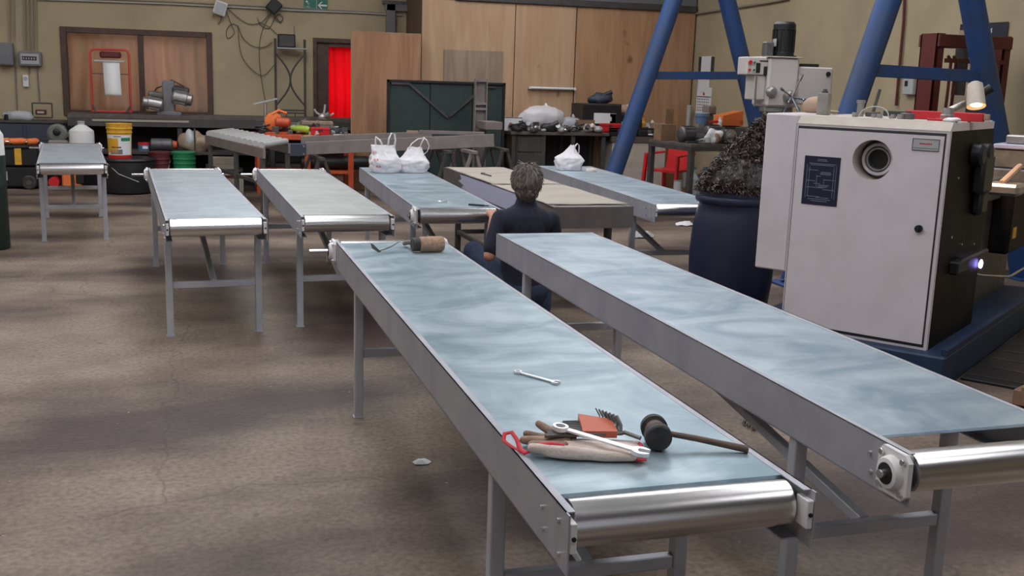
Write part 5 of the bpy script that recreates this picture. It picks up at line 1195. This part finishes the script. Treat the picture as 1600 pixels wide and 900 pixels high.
# roller conveyor
r0, r1, r2_ = at(322,214,14.8), at(412,237,13.3), at(455,228,13.6)
z = .80; r0 = onz(322,212,z); r1 = onz(413,233,z); r2_ = onz(452,226,z)
e = empty('roller_conveyor',(r0.x,r0.y,0),0,'old grey roller conveyor section with many thin rollers','roller conveyor'); o_ = Vector((r0.x,r0.y,0))
v1 = r1-r0; v2 = r2_-r1
MB().beam(r0-o_-Vector((0,0,.05)),r1-o_-Vector((0,0,.05)),.03,.12,b=.003).build('side_rail','greyst',e); MB().beam(r0+v2-o_-Vector((0,0,.05)),r1+v2-o_-Vector((0,0,.05)),.03,.12,b=.003).build('side_rail','greyst',e)
for i in range(11):
    t = (i+.5)/11; p0 = r0+v1*t-o_; MB().cyl(p0+v2*.02+Vector((0,0,.035)),p0+v2*.98+Vector((0,0,.035)),.038,n=14).build('roller','lgrey',e,True,30)
for (t,s_) in ((.08,0),(.55,0),(.97,0),(.08,1),(.97,1)):
    p = r0+v1*t+v2*s_-o_; MB().box(p.x-.03,p.y-.03,0,p.x+.03,p.y+.03,z-.1,b=.003).build('leg','bench',e)
MB().beam(r0-o_-Vector((0,0,.4)),r1-o_-Vector((0,0,.4)),.03,.04).build('lower_rail','bench',e)
# orange bench
q0 = onz(398,202,.86); 
X0 = at(398,205,14.9).x; X1 = at(556,210,14.9).x; zo = at(470,211,14.9).z
e = empty('orange_bench',(X0,14.9,0),0,'orange steel bench crowded with power tools by the red door','workbench'); w_ = X1-X0
MB().box(0,0,zo-.07,w_*.47,.65,zo,b=.005).build('orange_tray','orange',e); MB().box(w_*.48,.0,zo-.06,w_,.65,zo-.005,b=.005).build('yellow_board','yellow',e)
for x in (.02,w_*.49,w_-.1): MB().box(x,.02,0,x+.075,.09,zo-.07,b=.004).build('bench_leg','orange',e); MB().box(x,.55,0,x+.075,.62,zo-.07,b=.004).build('bench_leg','orange',e)
MB().box(0.05,.03,.28,w_-.05,.6,.32,b=.004).build('lower_tray','orange',e)
MB().box(0,-.02,zo-.20,.12,.05,zo-.07,b=.004).build('corner_gusset','orange',e)
def tool(px,Y,m1,m2,label,s_=1,rz=0,kind=0,name='power_tool',cat='power tool',z0=None):
    t = empty(name,(at(px,205,Y).x,Y,zo if z0 is None else z0),rz,label,cat)
    if kind == 0:   # grinder shape
        MB().lathe([(0,.03),(.1,.05),(.6,.05),(.7,.038),(1,.035)],(-.16*s_,0,.07*s_),(.14*s_,0,.075*s_),18).build('tool_body',m1,t,True,30)
        MB().lathe([(0,.05),(.6,.055),(1,.03)],(.15*s_,0,.03*s_),(.15*s_,0,.12*s_),18).build('gear_head',m2,t,True,30); MB().tube([(.12*s_,0,.07),(.12*s_,-.12*s_,.09)],.016,8).build('side_handle','black',t,True)
    elif kind == 1: # cut-off saw
        MB().box(-.2*s_,-.1,0,.2*s_,.12,.03,b=.005).build('saw_base',m2,t); MB().lathe([(0,.05),(.2,.13*s_),(.8,.13*s_),(1,.05)],(-.02,-.02,.18*s_),(-.02,.05,.18*s_),26).build('blade_guard',m1,t,True,30)
        MB().lathe([(0,.05),(.1,.07),(.9,.06),(1,.03)],(0,-.02,.17),(.20*s_,-.1,.16),18).build('saw_motor',m2,t,True,30); MB().tube([(-.05,0,.28*s_),(.05,0,.34*s_),(.16,0,.30*s_)],.02,8).build('saw_handle',m1,t,True)
    elif kind == 2: # box
        MB().box(-.14*s_,-.07,0,.14*s_,.07,.11*s_,b=.012).build('case_body',m1,t); MB().box(-.14*s_,-.073,.075*s_,.14*s_,-.07,.08*s_).build('case_seam',m2,t); MB().box(-.03,-.08,.05*s_,.03,-.07,.09*s_,b=.004).build('case_latch',m2,t)
    elif kind == 3: # lump of metal
        MB().ell((0,0,.05*s_),(.12*s_,.08*s_,.06*s_),16,10,.6,9,rz+px).build('casting',m1,t,True,0); MB().lathe([(0,.03),(1,.035)],(.02,-.05,.08*s_),(.1*s_,-.08,.12*s_),12).build('stub',m2,t,True,30)
    elif kind == 4: # bottle/can
        MB().lathe([(0,.035),(.05,.04),(.65,.04),(.8,.018),(1,.018)],(0,0,0),(0,0,.2*s_),18).build('bottle_body',m1,t,True,30); MB().cyl((0,0,.2*s_),(0,0,.22*s_),.021,n=12).build('bottle_cap',m2,t)
    elif kind == 5: # coil of wire
        for k_ in range(5): MB().tube([((.10+.008*k_)*s_*math.cos(a/16*2*PI+k_),(.06+.006*k_)*math.sin(a/16*2*PI+k_),.012+.014*k_+.015*math.sin(a*.9+k_)) for a in range(17)],.007,6).build('wire_turn',m1 if k_%2 else m2,t,True)
    elif kind == 6: # bag
        MB().ell((0,0,.085*s_),(.17*s_,.09*s_,.085*s_),40,26,.16,9,px*.1).build('bag_body',m1,t,True,0); MB().ell((.04,-.02,.165*s_),(.03,.03,.05),10,8,.4,20,2).build('bag_knot',m2,t,True,0)
    elif kind == 7: # carton
        MB().box(-.12*s_,-.1*s_,0,.12*s_,.1*s_,.16*s_,b=.004).build('box_body',m1,t); MB().box(-.12*s_,-.101*s_,.155*s_,.12*s_,-.1*s_+.002,.165*s_).build('box_flap',m2,t); MB().box(-.05*s_,-.104*s_,.05*s_,.05*s_,-.1*s_,.11*s_).build('box_label','paper',t)
    return t
tool(415,15.2,'steel','lgrey','silver desk lamp shaped tool at the left end of the orange bench',1.,0,4,'pillar_drill','tool')
MB().beam((-.16,0,.40),(.16,0,.48),.10,.02).build('tilted_plate','steel',bpy.data.objects['pillar_drill']); MB().cyl((0,0,.2),(0,0,.42),.02,n=10).build('pillar','steel',bpy.data.objects['pillar_drill']); MB().lathe([(0,.10),(.5,.09),(1,.05)],(0,0,0),(0,0,.08),20).build('round_base','green_motor',bpy.data.objects['pillar_drill'],True,30)
tool(430,15.05,'orangebr','orange','orange cut-off saw standing on the orange bench',.95,.2,1,'chop_saw')
tool(446,15.25,'alu','green_motor','bare cast aluminium motor behind the orange saw',1.2,0,0)
tool(467,15.1,'lime','dsteel','lime green angle grinder on the orange bench',1.0,2.7,0)
tool(460,15.45,'green_motor','dsteel','dark casting at the back of the orange bench',1.5,.3,3,'casting','metal part')
tool(455,15.3,'dsteel','bench','black rounded power tool body behind the lime grinder',1.2,1.,0)
tool(490,15.2,'bench','carton','rusty lump of castings left of the red case',1.1,2.,3,'casting','metal part')
tool(514,15.25,'green_motor','lgrey','grey-green drill body right of the red case',.9,.6,0)
tool(482,15.4,'dsteel','alu','grimy metal casting between lime grinder and red case',1.3,1.,3,'casting','metal part')
tool(500,15.0,'redpl','maroon','small bright red case on the yellow board',.95,0,2,'tool_case','case')
tool(495,15.35,'plypatch','bench','brown wooden block behind the red case',1.6,.1,2,'wooden_case','case')
tool(524,15.2,'green','dsteel','dark green tin at the right end of the yellow board',.8,0,2,'tin_case','case')
t = tool(505,15.45,'alu','alu','pale three-pronged gear puller on top of the bench pile',.8,0,3,'gear_puller','tool',zo+.18)
for a in (.3,1.4,2.5): MB().tube([(0,0,.05),(.12*math.cos(a),0,.05+.10*math.sin(a)),(.16*math.cos(a),0,.05+.18*math.sin(a))],.014,6).build('puller_arm','lgrey',t,True)
tag(MB().box(-.12,-.04,0,.12,.04,.008,b=.001).box(-.10,-.03,.008,.08,.03,.014,b=.001).build('white_folder','paper'),'flat white folder lying at the front of the yellow board','folder'); bpy.data.objects['white_folder'].location = (at(530,205,14.98).x,14.98,zo)

# small loose parts, one prototype per kind, then copies
def scatter(protos, n, seed, fx, label, group):
    rnd = random.Random(seed)
    for i in range(n):
        k = i % len(protos); o = protos[k]
        if i < len(protos):
            c = o
        else: c = copy_tree(o)
        x, y, z, rz = fx(rnd); c.location = (x,y,z); c.rotation_euler = (0,0,rz); s_ = rnd.uniform(1.1,2.1)
        c.scale = (s_,s_,s_); tag(c,label[k],['bolt','ring','bracket','cable coil'][k],group[k])
def protos():
    a = empty('loose_bolt'); MB().lathe([(0,.022),(.25,.022),(.25,.012),(1,.012)],(-.05,0,.022),(.05,0,.02),10).build('bolt_body','alu',a,True,30); MB().cyl((-.055,0,.022),(-.049,0,.022),.016,n=6).build('bolt_face','dsteel',a)
    b = empty('loose_ring'); MB().lathe([(0,.045),(1,.045),(1,.028),(0,.028)],(0,0,0),(0,.01,.035),18,False).build('ring_body','lgrey',b,True,30)
    c = empty('loose_bracket'); MB().box(-.06,-.03,0,.06,.03,.012,b=.002).box(-.06,-.03,.012,-.045,.03,.07,b=.002).build('bracket_body','dsteel',c); MB().cyl((.02,0,.012),(.02,0,.03),.018,n=12).build('bracket_boss','alu',c)
    d = empty('loose_cable'); MB().tube([(.05*math.cos(t/10*2*PI)*(1+.1*math.sin(t)),.04*math.sin(t/10*2*PI),.01+.004*t) for t in range(16)],.006,6).build('cable_loop','black',d,True)
    return [a,b,c,d]
# ================================================================== DESKS ON THE RIGHT
ax, cx_ = at(796,208,14.95).x+.02, at(952,208,14.95).x; zd = .92
e = empty('steel_desk',(ax,14.95,0),0,'long black steel desk in front of the plywood, heaped with parts','desk'); w_ = cx_-ax
MB().box(0,0,zd-.05,w_,.68,zd,b=.006).build('desk_top','benchtop',e)
for x in (.03,w_*.32,w_*.62,w_-.10): MB().box(x,.03,0,x+.06,.09,zd-.05,b=.003).build('desk_leg','bench',e); MB().box(x,.58,0,x+.06,.64,zd-.05,b=.003).build('desk_leg','bench',e)
MB().box(.1,.05,.40,w_*.34,.6,zd-.06,b=.004).build('drawer_unit','bench',e); MB().box(.12,.035,.62,w_*.32,.05,zd-.08,b=.003).build('drawer','bench',e); MB().box(.12,.035,.42,w_*.32,.05,.60,b=.003).build('drawer','bench',e)
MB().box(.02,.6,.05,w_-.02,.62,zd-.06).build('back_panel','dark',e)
bx0, bx1 = at(954,215,15.1).x, at(1042,215,15.1).x; zd2 = .86
e = empty('counter',(bx0+.02,15.1,0),0,'pale fronted counter with brown top between the desk and corner','counter'); w2 = bx1-bx0
MB().box(0,0,zd2-.09,w2,.55,zd2,b=.005).build('counter_top','maroon2' if False else 'benchtop',e); MB().box(.02,.02,.0,w2-.02,.5,zd2-.09,b=.004).build('pale_front','plypatch2' if False else 'lathetop',e)
t = tool
t(797,15.2,'paper','ink','white paper bag with a dark stroke leaning at the desk end',1.2,0,7,'paper_bag','bag',zd)
b = t(847,15.25,'bag','bag','big white plastic sack lying on the black desk',2.2,.2,6,'plastic_sack','bag',zd)
t(890,15.3,'clearbag','clearbag','smaller clear bag with upright knot right of the white sack',1.25,0,6,'plastic_sack','bag',zd)
t(912,15.2,'carton','carton','brown carton behind small parts near the desk right end',1.1,0,7,'carton','box',zd)
names = [('coil of dark cable at the left of the black desk',818,15.1,'black','dsteel',1.1,5),('grey cast bracket below the white sack',832,15.02,'alu','lgrey',1.0,3),('dark motor casting in the middle of the black desk',858,15.02,'black','dsteel',1.2,3),('pale crumpled part beside the dark motor casting',875,15.0,'lgrey','paper',.8,3),
 ('dark cable bundle between the clear bag and carton',897,15.08,'black','bench',1.0,5),('silver round part at front of the desk',884,14.99,'steel','alu',.6,3),('cast grey pulley near the desk right end',918,15.0,'alu','dsteel',.8,3),('pale flat part at the right corner of the desk',935,15.0,'lgrey','cloth',.9,3),
 ('dark low part at the far left of the desk',808,15.0,'bench','carton',.8,3),('tan coil of wire near the desk left',840,15.35,'bench','tan',1.0,5),('small light part near the desk centre front',850,14.98,'lgrey','white',.45,3)]
for (lb,px,Y_,m1,m2,s_,kd) in names: t(px,Y_,m1,m2,lb,s_,px*.3,kd,('coil','metal_part')[kd == 3],('coil','metal part')[kd == 3],zd)
for (lb,px,Y_,m1,m2,s_,kd,nm,ct,zz) in [('tall black file rack on the counter',930,15.41,'black','bench',2.6,7,'file_rack','rack',zd),('navy rolled jacket on top of the file rack',935,15.45,'navy','ink',1.6,3,'rolled_jacket','jacket',zd+.41),
 ('stack of pale boxes in front of the file rack',946,15.25,'lathetop','card',1.0,7,'pale_box','box',zd+.12),('bright red box below the pale boxes',951,15.2,'redpl','maroon',1.25,2,'red_box','box',zd),
 ('dark equipment box under the tan cap',972,15.4,'black','navy',2.0,7,'equipment_box','box',zd2),('tan cap lying on the dark equipment box',974,15.4,'tan','cloth',1.4,3,'cap','cap',zd2+.33),
 ('dark tray of small parts along the counter front',965,15.2,'black','bench',1.3,2,'parts_tray','tray',zd2),('second dark tray of parts right of the gantry tube',1012,15.2,'black','green_motor',1.2,2,'parts_tray','tray',zd2),
 ('orange paper cup sized jar on the counter',1004,15.35,'yellow','orange',1.2,4,'orange_jar','jar',zd2+.05),('white and clear plastic packets on the counter',1014,15.45,'clearbag','paper',1.2,6,'plastic_packet','bag',zd2),
 ('light tan carton near the corner pipe',1030,15.35,'tan','card',1.3,7,'carton','box',zd2),('white cup beside the tan cartons',1030,15.2,'white','lgrey',.5,4,'cup','cup',zd2)]: t(px,Y_,m1,m2,lb,s_,0,kd,nm,ct,zz)
# fluorescent batten
a, c = R2((825,137),(898,141),PY-.02); e = empty('fluorescent_batten',(a.x,PY,a.z),0,'unlit white fluorescent batten fixed to the plywood sheets','light fitting')
MB().box(0,-.05,-.02,c.x-a.x,-.001,.02,b=.005).build('batten_body','lgrey',e); MB().cyl((.02,-.07,0),(c.x-a.x-.02,-.07,0),.018,n=16).build('tube','white',e,True,30)
for x in (0,c.x-a.x-.03): MB().box(x,-.09,-.02,x+.03,-.05,.02,b=.003).build('end_holder','white',e)
MB().tube([(c.x-a.x,-.01,0),(c.x-a.x+.02,-.01,-.25),(c.x-a.x-.06,-.01,-.42),(c.x-a.x-.12,-.01,-.6)],.006,6).build('power_lead','lgrey',e,True)
# right bench
bo = Vector((6.0,12.5,0)); br_ = .17; e = empty('steel_bench',bo,br_,'open dark steel bench loaded with motors left of the drum','workbench'); BW, BD, BZ = 1.35, 1.0, .92
MB().box(0,0,BZ-.04,BW,BD,BZ,b=.004).build('bench_top','benchtop',e)
for x in (0,BW-.07):
    for y in (0,BD-.07): MB().box(x,y,0,x+.07,y+.07,BZ-.04,b=.004).build('bench_leg','bench',e)
MB().box(0,0,.20,BW,BD,.25,b=.004).build('lower_shelf','carton',e)
MB().box(0,-.006,BZ-.09,BW,0.03,BZ-.03,b=.003).build('front_rail','bench',e); MB().box(-.006,0,BZ-.09,.03,BD,BZ-.03,b=.003).build('side_rail','bench',e)
Rb = Matrix.Translation(bo) @ Matrix.Rotation(br_,4,'Z')
def onb(name,lb,cat,x,y,z=BZ): return empty(name,Rb @ Vector((x,y,z)),br_,lb,cat)
t = onb('electric_motor','dark finned electric motor at the left of the steel bench','motor',.22,.35); motor('motor_body',(-.18,0,.115),(.14,0,.115),.10,'dsteel',t); MB().box(-.12,-.1,0,.1,.1,.03,b=.004).build('motor_foot','dsteel',t)
t = onb('electric_motor','dark motor with end shaft in the middle of the steel bench','motor',.62,.4); motor('motor_body',(-.15,0,.12),(.18,0,.12),.11,'dsteel',t); MB().box(-.1,-.08,0,.1,.08,.03,b=.004).build('motor_foot','dsteel',t)
t = onb('gearbox','brown-grey gearbox with round flange near the bench front','gearbox',.68,.14); MB().box(-.09,-.06,0,.09,.07,.19,b=.02).build('gearbox_body','dsteel',t); MB().lathe([(0,.085),(.5,.085),(.5,.05),(1,.05)],(0,-.06,.10),(0,-.10,.10),24).build('flange','alu',t,True,30)
t = onb('gearbox','dark square gearbox behind the swarf at the bench right','gearbox',1.0,.2); MB().box(-.11,-.06,0,.10,.08,.22,b=.015).build('gearbox_body','bench',t); MB().cyl((0,-.075,.11),(0,-.06,.11),.07,n=20).build('flange','dsteel',t)
t = onb('white_rag','stained white rag draped at the front of the bench','rag',.42,.10); MB().ell((0,0,.09),(.13,.07,.11),24,16,.5,11,3).build('rag_folds','paper',t,True,0); MB().ell((.02,-.05,.08),(.06,.03,.06),14,8,.4,20,5).build('brown_stain_fold','leather',t,True,0)
t = onb('plastic_tub','muted blue plastic tub sitting on the motors','tub',.50,.5,BZ+.24); MB().lathe([(0,.08),(.7,.09),(.72,.10),(1,.10)],(0,0,0),(0,0,.14),22).build('tub_body','blueitem',t,True,30); MB().cyl((0,0,.14),(0,0,.15),.102,n=22).build('tub_lid','lgrey',t)
t = onb('orange_bin','bright orange wedge-shaped parts bin on the bench','bin',.95,.5,BZ+.0); MB().box(-.16,-.08,0,.16,.1,.22,b=.01).build('bin_stand','dsteel',t); MB().prism([(-.17,0),(.17,0),(.17,.20),(-.17,.13)],(0,-.09,.225),(1,0,0),(0,0,1),(0,.2,0)).build('bin_body','orangebr',t); MB().box(.12,-.095,.24,.17,-.09,.30).build('bin_lip','orange',t)
t = onb('desk_lamp','pale grey machine head standing behind the orange bin','machine part',.80,.8,BZ); MB().box(-.1,-.06,0,.08,.06,.36,b=.02).build('head_post','green_motor',t); MB().box(-.05,-.08,.36,.10,.06,.48,b=.015).build('head_box','greyst',t)
t = onb('white_bottle','small white spray bottle beside the blue tub','bottle',.74,.42,BZ+.19); MB().lathe([(0,.035),(.6,.035),(.8,.015),(1,.015)],(0,0,0),(0,0,.15),16).build('bottle_body','white',t,True,30); MB().beam((-.18,0,.08),(-.03,0,.09),.03,.03,b=.005).build('red_nozzle','redpl',t)
t = onb('carton','open brown cardboard box at the back left of the bench','box',.12,.8,BZ); MB().box(-.11,-.08,0,.13,.10,.22,b=.004).build('box_body','carton',t); MB().box(.0,.0,.22,.13,.01,.42,b=.002).build('raised_flap','carton',t)
for (x,lb,mm) in ((.62,'clear water bottle left of the bench corner leg','water'),(.80,'greenish bottle right of the bench front leg','grn2')):
    M['grn2'] = M.get('grn2') or mat('hazy_green_bottle',(.25,.33,.27),.3,trans=.2)
    t = onb('bottle',lb,'bottle',x-.45,.14,.25); MB().lathe([(0,.07),(.03,.08),(.6,.08),(.85,.03),(1,.03)],(0,0,0),(0,0,.34),20).build('bottle_body',mm,t,True,30); MB().cyl((0,0,.34),(0,0,.365),.034,n=12).build('bottle_cap','blueitem',t)
t = onb('dark_crate','dark pile of metal parts on the lower bench shelf','metal parts',.75,.55,.25); MB().box(-.25,-.15,0,.25,.2,.16,b=.01).build('crate_body','bench',t); MB().ell((0,0,.2),(.2,.15,.08),16,10,.5,8,3).build('parts_heap','dsteel',t,True,0)
t = onb('small_tin','small grey tin on the lower shelf at its left end','tin',.08,.35,.25); MB().cyl((0,0,0),(0,0,.16),.06,n=20).build('tin_body','lgrey',t,True,30); MB().cyl((0,0,.16),(0,0,.17),.063,n=20).build('tin_lid','grey',t)
# red plastic chair behind bench
pc = at(1043,250,13.9); e = empty('plastic_chair',(pc.x+.17,14.2,0),-.95,'red plastic armchair standing behind the steel bench','chair')
MB().prism([(-.24,-.24),(.24,-.24),(.21,.22),(-.21,.22)],(0,0,.42),(1,0,0),(0,1,0),(0,0,.03)).build('seat','redpl',e)
MB().prism([(-.22,.44),(.22,.44),(.20,.82),(.12,.86),(-.12,.86),(-.20,.82)],(0,.22,0),(1,0,0),(0,.12,1),(0,.025,0)).build('backrest','redpl',e)
for sx in (-1,1):
    MB().beam((sx*.27,-.24,.66),(sx*.25,.28,.68),.06,.025,b=.006).build('armrest','redpl',e)
    MB().beam((sx*.28,-.27,0),(sx*.26,-.23,.66),.06,.045,b=.006).build('leg','redpl',e); MB().beam((sx*.25,.30,0),(sx*.22,.24,.45),.055,.045,b=.006).build('leg','redpl',e)
# things under the orange bench
p = at(485,258,15.3); e = empty('black_roll',(at(470,255,15.2).x,15.2,.32+.10),0,'long black roll lying on the lower tray of the orange bench','roll')
MB().lathe([(0,.09),(.02,.1),(.98,.1),(1,.09)],(0,0,0),(.95,0,0),28).build('roll_body','black',e,True,30); MB().cyl((.95,0,0),(.955,0,0),.03,n=14).build('roll_core','dark',e)

scatter(protos(),28,21,lambda r: (ax+.06+r.random()*(cx_-ax-.15),14.99+r.random()*.16,zd+.001,r.uniform(0,6.3)),
    ['loose bolt among the clutter on the black desk','loose grey ring among the clutter on the black desk','loose dark bracket among the clutter on the black desk','loose black cable loop among the clutter on the black desk'],
    ['loose bolts on the black desk','loose rings on the black desk','loose brackets on the black desk','cable loops on the black desk'])
scatter(protos(),12,22,lambda r: (bx0+.08+r.random()*(bx1-bx0-.15),15.14+r.random()*.2,zd2+.001,r.uniform(0,6.3)),
    ['loose bolt on the pale fronted counter','loose grey ring on the pale fronted counter','loose dark bracket on the pale fronted counter','loose black cable loop on the pale fronted counter'],
    ['loose bolts on the counter','loose rings on the counter','loose brackets on the counter','cable loops on the counter'])
scatter(protos(),16,23,lambda r: (X0+.06+r.random()*(X1-X0-.15),14.95+r.random()*.2,zo+.001,r.uniform(0,6.3)),
    ['loose bolt on the orange bench','loose grey ring on the orange bench','loose dark bracket on the orange bench','loose black cable loop on the orange bench'],
    ['loose bolts on the orange bench','loose rings on the orange bench','loose brackets on the orange bench','cable loops on the orange bench'])
def bl(r): p = Rb @ Vector((.08+r.random()*1.15,.05+r.random()*.1,BZ+.001)); return (p.x,p.y,p.z,r.uniform(0,6.3))
scatter(protos(),12,24,bl,
    ['loose bolt on the open steel bench','loose grey ring on the open steel bench','loose dark bracket on the open steel bench','loose black cable loop on the open steel bench'],
    ['loose bolts on the open steel bench','loose rings on the open steel bench','loose brackets on the open steel bench','cable loops on the open steel bench'])
